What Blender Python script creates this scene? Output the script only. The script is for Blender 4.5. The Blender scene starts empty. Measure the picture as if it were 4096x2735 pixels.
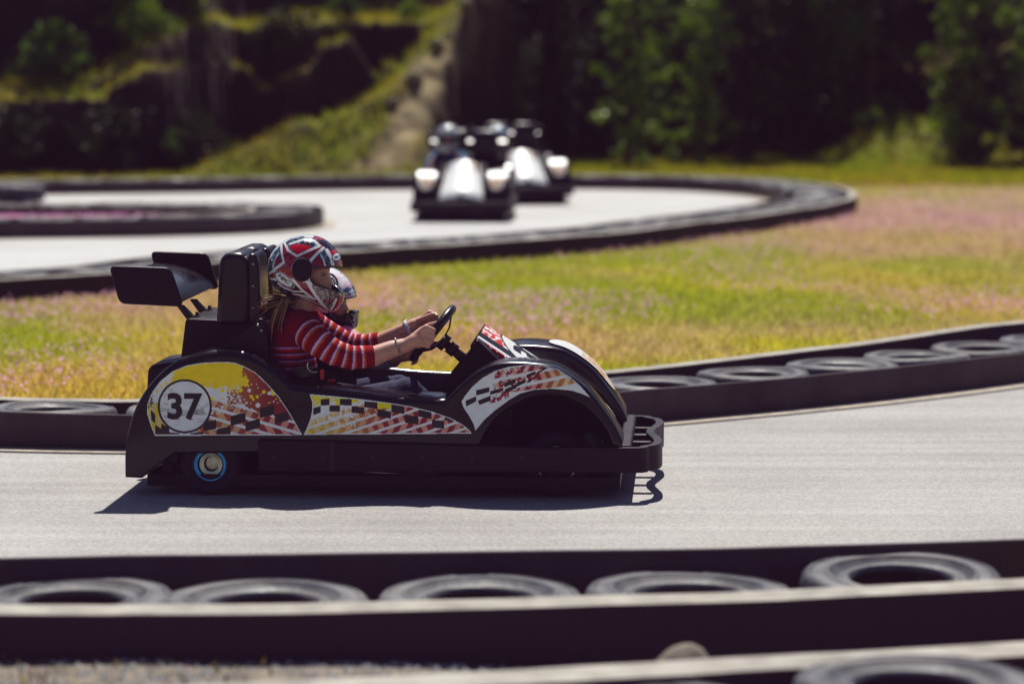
import bpy, bmesh, math, random
import numpy as np
from mathutils import Vector, Matrix

random.seed(7)
RNG = np.random.default_rng(11)
S = bpy.context.scene
COL = S.collection
R = math.radians

# ------------------------------------------------------------------ camera
CAM_H, FPX, PIT = 1.66, 11800.0, math.atan((1367.5 - 250) / 11800.0)
cd = bpy.data.cameras.new("camera")
cam = bpy.data.objects.new("camera", cd)
COL.objects.link(cam)
cam.location = (0, 0, CAM_H)
cam.rotation_euler = (math.pi / 2 - PIT, 0, 0)
cd.sensor_width = 36
cd.lens = 36 * FPX / 4096
cd.clip_start, cd.clip_end = 0.1, 2000
cd.dof.use_dof = True
cd.dof.focus_distance = 11.35
cd.dof.aperture_fstop = 1.8
S.camera = cam

# ------------------------------------------------------------------ survey helpers: photo point -> place in the world
K4 = 4096 / 2348.0
CP, SP = math.cos(PIT), math.sin(PIT)
def ray(dx, dy):
    a = dx * K4 - 2048; b = 1367.5 - dy * K4
    return np.array([a, FPX * CP + b * SP, -FPX * SP + b * CP])
def G(dx, dy, z=0.0):
    r = ray(dx, dy); t = (z - CAM_H) / r[2]
    return (r[0] * t, r[1] * t, z)
def V(dx, dy, Y):
    r = ray(dx, dy); t = Y / r[1]
    return (r[0] * t, Y, CAM_H + r[2] * t)
YAW = R(3.5)
KX, KY = -0.42, 11.66
HD = np.array([math.cos(YAW), -math.sin(YAW)]); LT = np.array([math.sin(YAW), math.cos(YAW)])
def L(dx, dy, v):
    """photo point on the kart's lengthwise plane at lateral offset v -> (u, z) in the kart's own frame"""
    r = ray(dx, dy)
    k = np.array([KX, KY])
    t = (v + k @ LT) / (r[:2] @ LT)
    p = r * t
    return ((p[:2] - k) @ HD, CAM_H + p[2])
def L3(dx, dy, v):
    u, z = L(dx, dy, v); return (u, v, z)
def Larr(pts, v):
    return np.array([L(x, y, v) for x, y in pts])

# ------------------------------------------------------------------ tags
def tag(o, label=None, cat=None, group=None, kind=None):
    if label: o["label"] = label
    if cat: o["category"] = cat
    if group: o["group"] = group
    if kind: o["kind"] = kind
    return o
def empty(name, loc=(0, 0, 0), rz=0.0):
    o = bpy.data.objects.new(name, None); COL.objects.link(o)
    o.location = loc; o.rotation_euler = (0, 0, rz); o.empty_display_size = 0.1
    return o
def copy_tree(o, parent=None):
    c = o.copy(); COL.objects.link(c)
    if parent is not None: c.parent = parent
    for ch in list(o.children): copy_tree(ch, c)
    return c

# ------------------------------------------------------------------ materials
MATS = {}
def mat(name, col=(0.5, 0.5, 0.5), rough=0.5, metal=0.0, var=0.0, scale=20.0, bump=0.0, bscale=60.0,
        attr=False, transl=0.0, coat=0.0, spec=0.5, dust=0.0, dustcol=(0.3, 0.26, 0.22), rvar=0.0, sss=0.0):
    if name in MATS: return MATS[name]
    m = bpy.data.materials.new(name); m.use_nodes = True
    nt = m.node_tree; N = nt.nodes; K = nt.links
    b = N["Principled BSDF"]; out = N["Material Output"]
    b.inputs["Roughness"].default_value = rough
    b.inputs["Metallic"].default_value = metal
    b.inputs["Specular IOR Level"].default_value = spec
    if coat: b.inputs["Coat Weight"].default_value = coat; b.inputs["Coat Roughness"].default_value = 0.08
    if sss:
        b.inputs["Subsurface Weight"].default_value = sss
        b.inputs["Subsurface Radius"].default_value = (0.012, 0.005, 0.003)
    tc = N.new("ShaderNodeTexCoord")
    if attr:
        a = N.new("ShaderNodeVertexColor"); a.layer_name = "Col"; csock = a.outputs["Color"]
    else:
        rgb = N.new("ShaderNodeRGB"); rgb.outputs[0].default_value = (*col, 1); csock = rgb.outputs[0]
    def noise(sc, det=4):
        n = N.new("ShaderNodeTexNoise"); n.inputs["Scale"].default_value = sc; n.inputs["Detail"].default_value = det
        K.new(tc.outputs["Object"], n.inputs["Vector"]); return n
    if var:
        n = noise(scale)
        mr = N.new("ShaderNodeMapRange"); mr.inputs[1].default_value = 0.3; mr.inputs[2].default_value = 0.7
        mr.inputs[3].default_value = 1 - var; mr.inputs[4].default_value = 1 + var
        K.new(n.outputs["Fac"], mr.inputs[0])
        mx = N.new("ShaderNodeMix"); mx.data_type = 'RGBA'; mx.blend_type = 'MULTIPLY'; mx.inputs[0].default_value = 1
        K.new(csock, mx.inputs[6]); K.new(mr.outputs[0], mx.inputs[7]); csock = mx.outputs[2]
    if dust:
        n = noise(scale * 0.35, 6)
        mr = N.new("ShaderNodeMapRange"); mr.inputs[1].default_value = 0.45; mr.inputs[2].default_value = 0.75
        mr.inputs[3].default_value = 0; mr.inputs[4].default_value = dust
        K.new(n.outputs["Fac"], mr.inputs[0])
        mx = N.new("ShaderNodeMix"); mx.data_type = 'RGBA'
        K.new(mr.outputs[0], mx.inputs[0]); K.new(csock, mx.inputs[6]); mx.inputs[7].default_value = (*dustcol, 1)
        csock = mx.outputs[2]
    K.new(csock, b.inputs["Base Color"])
    if rvar:
        n = noise(scale * 0.7, 5)
        mr = N.new("ShaderNodeMapRange"); mr.inputs[1].default_value = 0.3; mr.inputs[2].default_value = 0.7
        mr.inputs[3].default_value = max(0.02, rough - rvar); mr.inputs[4].default_value = min(1, rough + rvar)
        K.new(n.outputs["Fac"], mr.inputs[0]); K.new(mr.outputs[0], b.inputs["Roughness"])
    if bump:
        n = noise(bscale, 5)
        bp = N.new("ShaderNodeBump"); bp.inputs["Strength"].default_value = bump; bp.inputs["Distance"].default_value = 0.01
        K.new(n.outputs["Fac"], bp.inputs["Height"]); K.new(bp.outputs[0], b.inputs["Normal"])
    if transl:
        t = N.new("ShaderNodeBsdfTranslucent"); K.new(csock, t.inputs["Color"])
        ms = N.new("ShaderNodeMixShader"); ms.inputs[0].default_value = transl
        K.new(b.outputs[0], ms.inputs[1]); K.new(t.outputs[0], ms.inputs[2]); K.new(ms.outputs[0], out.inputs[0])
    MATS[name] = m
    return m

# ------------------------------------------------------------------ mesh helpers
def mesh(name, verts, faces, m=None, parent=None, smooth=True, cols=None, bevel=0.0, bseg=3, subd=0, auto=None, link=True):
    me = bpy.data.meshes.new(name)
    me.from_pydata([tuple(map(float, v)) for v in verts], [], [tuple(map(int, f)) for f in faces]); me.update()
    return finish(name, me, m, parent, smooth, cols, bevel, bseg, subd, auto)
def finish(name, me, m=None, parent=None, smooth=True, cols=None, bevel=0.0, bseg=3, subd=0, auto=None):
    if cols is not None:
        ca = me.color_attributes.new("Col", 'FLOAT_COLOR', 'POINT')
        c4 = np.ones((len(me.vertices), 4), np.float32); c4[:, :3] = np.asarray(cols)[:, :3]
        ca.data.foreach_set("color", c4.ravel())
    o = bpy.data.objects.new(name, me); COL.objects.link(o)
    if parent is not None: o.parent = parent
    if m is not None: me.materials.append(m)
    if smooth:
        me.polygons.foreach_set("use_smooth", np.ones(len(me.polygons), bool))
        if auto is not None: me.set_sharp_from_angle(angle=R(auto))
    if bevel:
        bv = o.modifiers.new("bevel", 'BEVEL'); bv.width = bevel; bv.segments = bseg; bv.limit_method = 'ANGLE'; bv.angle_limit = R(35)
        bv.harden_normals = False
    if subd:
        sd = o.modifiers.new("sub", 'SUBSURF'); sd.levels = subd; sd.render_levels = subd
    return o
class MB:
    """collects shapes of ONE part"""
    def __init__(s): s.v = []; s.f = []
    def add(s, verts, faces):
        n = len(s.v); s.v += [tuple(map(float, p)) for p in verts]; s.f += [tuple(int(i) + n for i in f) for f in faces]; return s
    def box(s, a, b):
        (x0, y0, z0), (x1, y1, z1) = a, b
        return s.add([(x0, y0, z0), (x1, y0, z0), (x1, y1, z0), (x0, y1, z0), (x0, y0, z1), (x1, y0, z1), (x1, y1, z1), (x0, y1, z1)],
                     [(0, 3, 2, 1), (4, 5, 6, 7), (0, 1, 5, 4), (1, 2, 6, 5), (2, 3, 7, 6), (3, 0, 4, 7)])
    def prism(s, poly, v0, v1):
        """poly of (u,z) swept from v0 to v1"""
        n = len(poly)
        a = sum(poly[i][0] * poly[(i + 1) % n][1] - poly[(i + 1) % n][0] * poly[i][1] for i in range(n))
        if a < 0: poly = poly[::-1]
        vs = [(p[0], v0, p[1]) for p in poly] + [(p[0], v1, p[1]) for p in poly]
        fs = [tuple(range(n)), tuple(range(2 * n - 1, n - 1, -1))]
        fs += [(i, i + n, (i + 1) % n + n, (i + 1) % n) for i in range(n)]
        return s.add(vs, fs)
    def tube(s, pts, rad, n=10, cap=True):
        pts = [Vector(p) for p in pts]
        if not hasattr(rad, '__len__'): rad = [rad] * len(pts)
        vs, fs = [], []
        up = Vector((0.13, 0.31, 0.94)).normalized(); prev = None
        for i, p in enumerate(pts):
            t = (pts[min(i + 1, len(pts) - 1)] - pts[max(i - 1, 0)]).normalized()
            if prev is None: a = t.cross(up).normalized()
            else: a = (prev - t * prev.dot(t)).normalized()
            prev = a; b = t.cross(a)
            for k in range(n):
                w = 2 * math.pi * k / n
                vs.append(p + (a * math.cos(w) + b * math.sin(w)) * rad[i])
        for i in range(len(pts) - 1):
            for k in range(n):
                fs.append((i * n + k, i * n + (k + 1) % n, (i + 1) * n + (k + 1) % n, (i + 1) * n + k))
        if cap:
            fs.append(tuple(range(n - 1, -1, -1))); fs.append(tuple(range((len(pts) - 1) * n, len(pts) * n)))
        return s.add(vs, fs)
    def ball(s, c, r, seg=14, ring=9):
        if not hasattr(r, '__len__'): r = (r, r, r)
        vs = [(c[0], c[1], c[2] + r[2])]; fs = []
        for i in range(1, ring):
            a = math.pi * i / ring
            for k in range(seg):
                w = 2 * math.pi * k / seg
                vs.append((c[0] + r[0] * math.sin(a) * math.cos(w), c[1] + r[1] * math.sin(a) * math.sin(w), c[2] + r[2] * math.cos(a)))
        vs.append((c[0], c[1], c[2] - r[2])); e = len(vs) - 1
        for k in range(seg):
            fs.append((0, 1 + k, 1 + (k + 1) % seg))
            fs.append((e, e - seg + (k + 1) % seg, e - seg + k))
        for i in range(ring - 2):
            for k in range(seg):
                p = 1 + i * seg
                fs.append((p + k, p + seg + k, p + seg + (k + 1) % seg, p + (k + 1) % seg))
        return s.add(vs, fs)
    def lathe(s, prof, axis='z', n=40, c=(0, 0, 0)):
        """prof: closed list of (r,h)"""
        vs, fs = [], []; m = len(prof)
        for k in range(n):
            w = 2 * math.pi * k / n
            for r, h in prof:
                if axis == 'z': vs.append((c[0] + r * math.cos(w), c[1] + r * math.sin(w), c[2] + h))
                else: vs.append((c[0] + r * math.cos(w), c[1] + h, c[2] + r * math.sin(w)))
        for k in range(n):
            for j in range(m):
                a, b2 = k * m + j, k * m + (j + 1) % m; c2, d = ((k + 1) % n) * m + (j + 1) % m, ((k + 1) % n) * m + j
                fs.append((a, d, c2, b2) if axis == 'z' else (a, b2, c2, d))
        return s.add(vs, fs)
    def build(s, name, m=None, parent=None, **k): 
        o = mesh(name, s.v, s.f, m, parent, **k)
        bm = bmesh.new(); bm.from_mesh(o.data); bmesh.ops.recalc_face_normals(bm, faces=bm.faces); bm.to_mesh(o.data); bm.free()
        if k.get('auto') is not None: o.data.set_sharp_from_angle(angle=R(k['auto']))
        return o

def remesh_build(mb, name, m, parent, vox=0.005, smooth=4, paint=None):
    """fuse overlapping volumes into one continuous skin"""
    me = bpy.data.meshes.new(name); me.from_pydata(mb.v, [], mb.f); me.update()
    bm = bmesh.new(); bm.from_mesh(me); bmesh.ops.recalc_face_normals(bm, faces=bm.faces); bm.to_mesh(me); bm.free()
    o = bpy.data.objects.new(name, me); COL.objects.link(o)
    r = o.modifiers.new("r", 'REMESH'); r.mode = 'VOXEL'; r.voxel_size = vox; r.adaptivity = 0
    if smooth:
        sm = o.modifiers.new("s", 'SMOOTH'); sm.factor = 0.5; sm.iterations = smooth
    dg = bpy.context.evaluated_depsgraph_get()
    me2 = bpy.data.meshes.new_from_object(o.evaluated_get(dg))
    bpy.data.objects.remove(o); bpy.data.meshes.remove(me)
    me2.name = name
    cols = None
    if paint is not None:
        co = np.empty(len(me2.vertices) * 3); me2.vertices.foreach_get("co", co); co = co.reshape(-1, 3)
        cols = paint(co)
    return finish(name, me2, m, parent, True, cols)

# ------------------------------------------------------------------ small maths
def vnoise(x, y, seed=0):
    x = np.asarray(x, float); y = np.asarray(y, float)
    xi = np.floor(x).astype(int); yi = np.floor(y).astype(int); xf = x - xi; yf = y - yi
    def h(a, b):
        n = (a * 374761393 + b * 668265263 + seed * 1442695041) & 0x7fffffff
        n = ((n ^ (n >> 13)) * 1274126177) & 0x7fffffff
        return ((n ^ (n >> 16)) & 0xffff) / 65535.0
    u = xf * xf * (3 - 2 * xf); v = yf * yf * (3 - 2 * yf)
    return (h(xi, yi) * (1 - u) + h(xi + 1, yi) * u) * (1 - v) + (h(xi, yi + 1) * (1 - u) + h(xi + 1, yi + 1) * u) * v
def fbm(x, y, seed=0, o=4):
    s = 0; a = 0.5; t = 0
    for i in range(o):
        s = s + a * vnoise(np.asarray(x) * 2 ** i, np.asarray(y) * 2 ** i, seed + i); t += a; a *= 0.5
    return s / t
def inpoly(x, y, poly):
    x = np.asarray(x, float); y = np.asarray(y, float); ins = np.zeros(x.shape, bool); n = len(poly); j = n - 1
    for i in range(n):
        xi, yi = poly[i]; xj, yj = poly[j]
        c = ((yi > y) != (yj > y)) & (x < (xj - xi) * (y - yi) / ((yj - yi) or 1e-12) + xi)
        ins ^= c; j = i
    return ins
def polydist(x, y, poly, closed=True):
    d = np.full(np.shape(x), 1e9); n = len(poly)
    for i in range(n if closed else n - 1):
        ax, ay = poly[i]; bx, by = poly[(i + 1) % n]
        ex, ey = bx - ax, by - ay; l2 = ex * ex + ey * ey + 1e-12
        t = np.clip(((x - ax) * ex + (y - ay) * ey) / l2, 0, 1)
        d = np.minimum(d, np.hypot(x - ax - t * ex, y - ay - t * ey))
    return d
def smooth_path(pts, step=0.1, it=0):
    """Catmull-Rom through pts, resampled at even steps"""
    P = [np.array(p, float) for p in pts]
    P = [2 * P[0] - P[1]] + P + [2 * P[-1] - P[-2]]
    out = []
    for i in range(1, len(P) - 2):
        for t in np.linspace(0, 1, 24, endpoint=False):
            a, b, c, d = P[i - 1], P[i], P[i + 1], P[i + 2]
            out.append(0.5 * ((2 * b) + (-a + c) * t + (2 * a - 5 * b + 4 * c - d) * t * t + (-a + 3 * b - 3 * c + d) * t ** 3))
    out.append(P[-2]); out = np.array(out)
    s = np.concatenate([[0], np.cumsum(np.linalg.norm(np.diff(out, axis=0), axis=1))])
    n = max(2, int(s[-1] / step)); q = np.linspace(0, s[-1], n + 1)
    return np.stack([np.interp(q, s, out[:, k]) for k in range(out.shape[1])], 1)
def srgb(r, g, b):
    f = lambda c: (c / 255) / 12.92 if c <= 10 else (((c / 255) + 0.055) / 1.055) ** 2.4
    return (f(r), f(g), f(b))
# ================================================================== LIGHT
SUN_EL, SUN_AZ = R(61.5), R(1.5)      # the sun stands behind the kart, high up
w = bpy.data.worlds.new("World"); S.world = w; w.use_nodes = True
wn = w.node_tree
sky = wn.nodes.new("ShaderNodeTexSky"); sky.sky_type = 'NISHITA'; sky.sun_disc = False
sky.sun_elevation = SUN_EL; sky.sun_rotation = SUN_AZ; sky.air_density = 1.0; sky.dust_density = 0.6; sky.ozone_density = 1.2
wn.links.new(sky.outputs[0], wn.nodes["Background"].inputs[0])
wn.nodes["Background"].inputs[1].default_value = 0.055
sd = bpy.data.lights.new("sun", 'SUN'); so = bpy.data.objects.new("sun", sd); COL.objects.link(so)
sd.energy = 5.0; sd.angle = R(0.53); sd.color = (1.0, 0.95, 0.87)
dirv = Vector((-math.sin(SUN_AZ) * math.cos(SUN_EL), -math.cos(SUN_AZ) * math.cos(SUN_EL), -math.sin(SUN_EL)))
so.rotation_euler = dirv.to_track_quat('-Z', 'Y').to_euler(); so.location = (0, 20, 30)
S.view_settings.view_transform = 'Standard'; S.view_settings.look = 'None'
S.view_settings.exposure = 0; S.view_settings.gamma = 1
# film response of the photograph: deep shadows with a faint plum tone, firm highlights (the same for every pixel and view)
S.view_settings.use_curve_mapping = True
cm = S.view_settings.curve_mapping
def set_curve(c, pts):
    while len(c.points) > 2: c.points.remove(c.points[1])
    c.points[0].location = pts[0]; c.points[-1].location = pts[-1]
    for q in pts[1:-1]: c.points.new(*q)
set_curve(cm.curves[3], [(0, 0), (.02, .010), (.06, .044), (.15, .145), (.4, .44), (.7, .78), (1, 1)])
for k, lift in enumerate((.0195, .0088, .0190)): set_curve(cm.curves[k], [(0, lift), (1, 1)])
cm.update()

# ================================================================== PATHS (surveyed)
def gp(pts, z, step=0.12, ext=2.5):
    p = smooth_path([G(x, y, z)[:2] for x, y in pts], step)
    a = p[0] - p[4]; b = p[-1] - p[-5]; a /= np.linalg.norm(a); b /= np.linalg.norm(b); k = np.arange(step, ext, step)[:, None]
    return np.concatenate([(p[0] + a * k)[::-1], p, p[-1] + b * k])          # runs on beyond the frame
def offs(path, d):
    t = np.gradient(path, axis=0); t /= np.linalg.norm(t, axis=1)[:, None]
    n = np.stack([-t[:, 1], t[:, 0]], 1)
    return path + n * d
LOOP_OUT = gp([(-700, 680), (-350, 660), (0, 639), (332, 618), (520, 596), (860, 570), (1376, 535), (1625, 506), (1757, 489), (1889, 469),
               (1945, 455), (1955, 443), (1925, 430), (1824, 415), (1624, 404), (1309, 399.5), (925, 400.5), (450, 407), (0, 412), (-400, 417)], 0.17)
LOOP_IN = offs(LOOP_OUT, 0.76)
LOOP_MID = offs(LOOP_OUT, 0.38)
ISL_OUT = gp([(-500, 520), (-200, 512), (0, 507), (330, 503), (560, 497), (690, 489), (738, 480), (724, 471.5), (640, 468.5), (480, 466.5), (250, 465.5), (0, 465), (-400, 466)], 0.17)
ISL_IN = offs(ISL_OUT, 0.72)
MID_BELT = gp([(-600, 915), (-250, 934), (0, 944), (304, 949), (600, 948), (900, 941), (1180, 925), (1415, 899), (1560, 887), (1823, 865), (2080, 840), (2348, 809), (2700, 765), (3000, 722)], 0.155)
MID_BOARD = offs(MID_BELT, 0.74)
FORE_BELT = gp([(-500, 1290), (-150, 1285), (0, 1281), (275, 1274), (585, 1271), (1174, 1265), (1773, 1254), (2348, 1237), (2800, 1220)], 0.235)
FORE_BOARD = gp([(-500, 1398), (0, 1397), (585, 1393), (1174, 1383), (1773, 1362), (2348, 1336), (2700, 1318)], 0.22)
NEAR_BOARD = gp([(-300, 1622), (0, 1603), (450, 1581), (1174, 1544), (1773, 1514), (2348, 1484), (2700, 1465)], 0.20)

# ================================================================== MATERIALS OF THE SETTING
M_asphalt = mat("asphalt", (0.352, 0.338, 0.328), 0.9, var=0.12, scale=0.8, bump=0.25, bscale=220, dust=0.35, dustcol=(0.47, 0.44, 0.40))
def speckle(m, sc=160, amt=0.35):
    nt = m.node_tree; b = nt.nodes["Principled BSDF"]; l = b.inputs["Base Color"].links[0].from_socket
    tc = [n for n in nt.nodes if n.type == 'TEX_COORD'][0]
    v = nt.nodes.new("ShaderNodeTexVoronoi"); v.inputs["Scale"].default_value = sc
    nt.links.new(tc.outputs["Object"], v.inputs["Vector"])
    sp = nt.nodes.new("ShaderNodeSeparateColor"); nt.links.new(v.outputs["Color"], sp.inputs[0])
    mr = nt.nodes.new("ShaderNodeMapRange"); mr.inputs[3].default_value = 1 - amt; mr.inputs[4].default_value = 1 + amt
    nt.links.new(sp.outputs[0], mr.inputs[0])
    mx = nt.nodes.new("ShaderNodeMix"); mx.data_type = 'RGBA'; mx.blend_type = 'MULTIPLY'; mx.inputs[0].default_value = 1
    nt.links.new(l, mx.inputs[6]); nt.links.new(mr.outputs[0], mx.inputs[7]); nt.links.new(mx.outputs[2], b.inputs["Base Color"])
speckle(M_asphalt, 130, 0.22)
def track_marks(m):
    """long faint rubber lines and oil stains that follow the driving direction"""
    nt = m.node_tree; b = nt.nodes["Principled BSDF"]; l = b.inputs["Base Color"].links[0].from_socket
    tc = [n for n in nt.nodes if n.type == 'TEX_COORD'][0]
    mp = nt.nodes.new("ShaderNodeMapping"); mp.inputs["Scale"].default_value = (0.12, 3.2, 1); mp.inputs["Rotation"].default_value = (0, 0, R(-2))
    nt.links.new(tc.outputs["Object"], mp.inputs[0])
    n = nt.nodes.new("ShaderNodeTexNoise"); n.inputs["Scale"].default_value = 2.0; n.inputs["Detail"].default_value = 5
    nt.links.new(mp.outputs[0], n.inputs["Vector"])
    mr = nt.nodes.new("ShaderNodeMapRange"); mr.inputs[1].default_value = 0.35; mr.inputs[2].default_value = 0.68
    mr.inputs[3].default_value = 0.88; mr.inputs[4].default_value = 1.07
    nt.links.new(n.outputs["Fac"], mr.inputs[0])
    mx = nt.nodes.new("ShaderNodeMix"); mx.data_type = 'RGBA'; mx.blend_type = 'MULTIPLY'; mx.inputs[0].default_value = 1
    nt.links.new(l, mx.inputs[6]); nt.links.new(mr.outputs[0], mx.inputs[7]); nt.links.new(mx.outputs[2], b.inputs["Base Color"])
track_marks(M_asphalt)
M_sand = mat("pale_grit", (0.40, 0.35, 0.28), 0.95, var=0.25, scale=14, bump=0.4, bscale=150)
M_tar = mat("tar_seam", (0.05, 0.05, 0.055), 0.7, var=0.3, scale=8)
M_earth = mat("meadow_earth", (0.27, 0.25, 0.07), 0.95, var=0.45, scale=2.2, bump=0.5, bscale=40)
M_belt = mat("belt_rubber", (0.046, 0.036, 0.040), 0.62, var=0.35, scale=5, dust=0.35, dustcol=(0.12, 0.10, 0.095), bump=0.15, bscale=30, rvar=0.15)
M_beam = mat("weathered_beam", (0.345, 0.325, 0.285), 0.9, var=0.28, scale=9, bump=0.3, bscale=60, dust=0.35, dustcol=(0.28, 0.25, 0.21))
def shaded_sides(m, side, lo=0.55, hi=0.85):  # upright faces mixed darker: their shade is put into the colour
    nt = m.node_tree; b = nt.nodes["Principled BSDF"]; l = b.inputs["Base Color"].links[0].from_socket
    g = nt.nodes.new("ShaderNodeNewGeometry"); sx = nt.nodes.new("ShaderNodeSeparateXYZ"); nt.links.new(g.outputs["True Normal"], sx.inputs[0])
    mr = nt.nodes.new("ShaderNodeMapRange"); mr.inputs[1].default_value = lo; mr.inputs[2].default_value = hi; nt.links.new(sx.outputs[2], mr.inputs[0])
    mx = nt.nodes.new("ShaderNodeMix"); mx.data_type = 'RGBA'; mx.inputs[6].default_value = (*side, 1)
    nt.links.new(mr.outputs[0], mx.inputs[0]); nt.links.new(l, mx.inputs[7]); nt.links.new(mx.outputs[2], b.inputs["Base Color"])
shaded_sides(M_beam, (0.035, 0.027, 0.03))
M_tyre = mat("old_tyre", (0.085, 0.087, 0.096), 0.58, var=0.5, scale=9, dust=0.75, dustcol=(0.21, 0.20, 0.19), bump=0.2, bscale=45, rvar=0.15, spec=0.45)
M_blade = mat("grass_blades", attr=True, rough=0.55, transl=0.45, spec=0.25)
M_leaf = mat("leaves", attr=True, rough=0.5, transl=0.35, spec=0.3)
M_hill = mat("hill_soil", attr=True, rough=0.95, var=0.4, scale=3.5, bump=0.8, bscale=9)
M_bark = mat("bark", (0.10, 0.075, 0.055), 0.9, var=0.4, scale=12, bump=0.8, bscale=30)
M_rock = mat("rock", (0.24, 0.21, 0.16), 0.92, var=0.4, scale=5, bump=0.9, bscale=14, dust=0.4, dustcol=(0.12, 0.13, 0.06))

# ================================================================== GROUND SHEETS
def sheet(name, poly, z, m, kind="structure"):
    bm = bmesh.new()
    f = bm.faces.new([bm.verts.new((p[0], p[1], z)) for p in poly])
    if f.normal.z < 0: f.normal_flip()
    bmesh.ops.triangulate(bm, faces=bm.faces[:])
    me = bpy.data.meshes.new(name); bm.to_mesh(me); bm.free()
    o = finish(name, me, m, None, False); o["kind"] = kind; return o
def band(name, a, b, z0, z1, m):
    n = len(a); vs = [(p[0], p[1], z0) for p in a] + [(p[0], p[1], z1) for p in b]
    fs = [(i, i + 1, n + i + 1, n + i) for i in range(n - 1)]
    o = mesh(name, vs, fs, m, None, False); o["kind"] = "structure"
    bm = bmesh.new(); bm.from_mesh(o.data); bmesh.ops.recalc_face_normals(bm, faces=bm.faces)
    for f in bm.faces:
        if f.normal.z < 0: f.normal_flip()
    bm.to_mesh(o.data); bm.free(); return o
mesh("ground", [(-250, -60, 0), (250, -60, 0), (250, 400, 0), (-250, 400, 0)], [(0, 1, 2, 3)], M_earth, smooth=False)["kind"] = "structure"
seam = offs(MID_BELT, -0.17)
edge = list(seam) + list(FORE_BELT[::-1])
sheet("race_track", edge, 0.004, M_asphalt)
band("track_edge", offs(MID_BELT, -0.165), offs(MID_BELT, 0.02), 0.005, 0.006, M_sand)
band("track_seam", offs(MID_BELT, -0.185), offs(MID_BELT, -0.157), 0.0085, 0.0085, M_tar)
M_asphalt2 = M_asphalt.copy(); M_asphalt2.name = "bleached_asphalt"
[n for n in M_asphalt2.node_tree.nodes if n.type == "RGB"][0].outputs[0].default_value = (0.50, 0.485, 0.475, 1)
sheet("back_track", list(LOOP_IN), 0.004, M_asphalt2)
sheet("island_ground", list(ISL_IN), 0.010, M_earth)
band("loop_edge", offs(LOOP_OUT, 0.77), offs(LOOP_OUT, 0.90), 0.009, 0.009, M_sand)
band("island_edge", offs(ISL_OUT, -0.14), offs(ISL_OUT, 0.0), 0.010, 0.010, M_sand)
# raised strip of gritty soil between the two front barriers
ys = smooth_path([tuple(p) for p in FORE_BOARD[::4]], 0.25)
vz = lambda x: float(np.interp(x, [-1.3, -.15, .45], [.105, .085, .035]))
n = len(ys); gv = []; gf = []; NS = 9
for i, p in enumerate(ys):
    for k in range(NS):
        q = k / (NS - 1); y = p[1] + 0.02 - q * 2.2
        gv.append((p[0], y, vz(p[0]) + 0.03 * float(fbm(p[0] * 3, y * 3, 5)) - 0.02))
for i in range(n - 1):
    for k in range(NS - 1):
        a = i * NS + k; gf.append((a, a + 1, a + NS + 1, a + NS))
o = mesh("verge", gv, gf, mat("verge_soil", (0.20, 0.17, 0.13), 0.95, var=0.45, scale=12, bump=0.8, bscale=90)); o["kind"] = "structure"
for p in o.data.polygons:
    if p.normal.z < 0: o.data.flip_normals(); break

# ================================================================== BARRIERS
def wall_strip(name, path, zt, thick, zb=0.0, m=None, wob=0.006, bevel=0.004, seed=1):
    """a band of constant thickness standing along a path"""
    n = len(path); A = offs(path, -thick / 2); B = offs(path, thick / 2); vs = []; fs = []
    zt = zt if hasattr(zt, '__len__') else [zt] * n
    s = np.arange(n) * 0.12
    wz = (fbm(s * 1.1, s * 0 + seed, seed) - 0.5) * 2 * wob; wy = (fbm(s * 0.9, s * 0 + seed + 9, seed) - 0.5) * 2 * wob
    for i in range(n):
        a = A[i]; b = B[i]; t = zt[i] + wz[i]; e = bevel
        vs += [(a[0], a[1] + wy[i], zb), (a[0], a[1] + wy[i], t - e),
               (a[0] * (1 - .15) + b[0] * .15, a[1] * .85 + b[1] * .15 + wy[i], t), (a[0] * .15 + b[0] * .85, a[1] * .15 + b[1] * .85 + wy[i], t),
               (b[0], b[1] + wy[i], t - e), (b[0], b[1] + wy[i], zb)]
    for i in range(n - 1):
        for k in range(5):
            a = i * 6 + k; fs.append((a, a + 6, a + 7, a + 1))
    fs.append(tuple(range(6))); fs.append(tuple(range((n - 1) * 6 + 5, (n - 1) * 6 - 1, -1)))
    mb = MB(); mb.add(vs, fs)
    return mb.build(name, m, None, smooth=True, auto=30)
tag(wall_strip("barrier_belt", FORE_BELT, 0.235, 0.02, m=M_belt, wob=0.005), "dark rubber belt along the far side of the foreground tyre row", "barrier")
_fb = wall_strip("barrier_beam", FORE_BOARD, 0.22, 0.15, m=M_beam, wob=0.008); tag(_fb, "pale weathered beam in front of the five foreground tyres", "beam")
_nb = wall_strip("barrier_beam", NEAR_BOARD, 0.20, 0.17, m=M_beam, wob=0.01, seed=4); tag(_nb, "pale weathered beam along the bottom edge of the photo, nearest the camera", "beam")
tag(wall_strip("barrier_belt", MID_BELT, 0.155, 0.022, m=M_belt, wob=0.006, seed=2), "dark rubber belt facing the track right behind the big kart", "barrier")
zb = np.interp(MID_BOARD[:, 0], [-2.2, 0.5, 2.6], [0.125, 0.16, 0.21])
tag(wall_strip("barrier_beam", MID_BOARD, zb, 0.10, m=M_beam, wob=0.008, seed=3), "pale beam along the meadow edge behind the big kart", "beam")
tag(wall_strip("barrier_belt", LOOP_IN, 0.165, 0.022, m=M_belt, wob=0.006, seed=6), "dark rubber belt lining the inside of the far hairpin track", "barrier")
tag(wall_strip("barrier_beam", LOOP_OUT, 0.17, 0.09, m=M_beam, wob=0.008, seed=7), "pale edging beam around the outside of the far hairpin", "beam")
tag(wall_strip("barrier_belt", ISL_OUT, 0.17, 0.022, m=M_belt, wob=0.006, seed=8), "dark rubber belt around the outside of the left island", "barrier")
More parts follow.
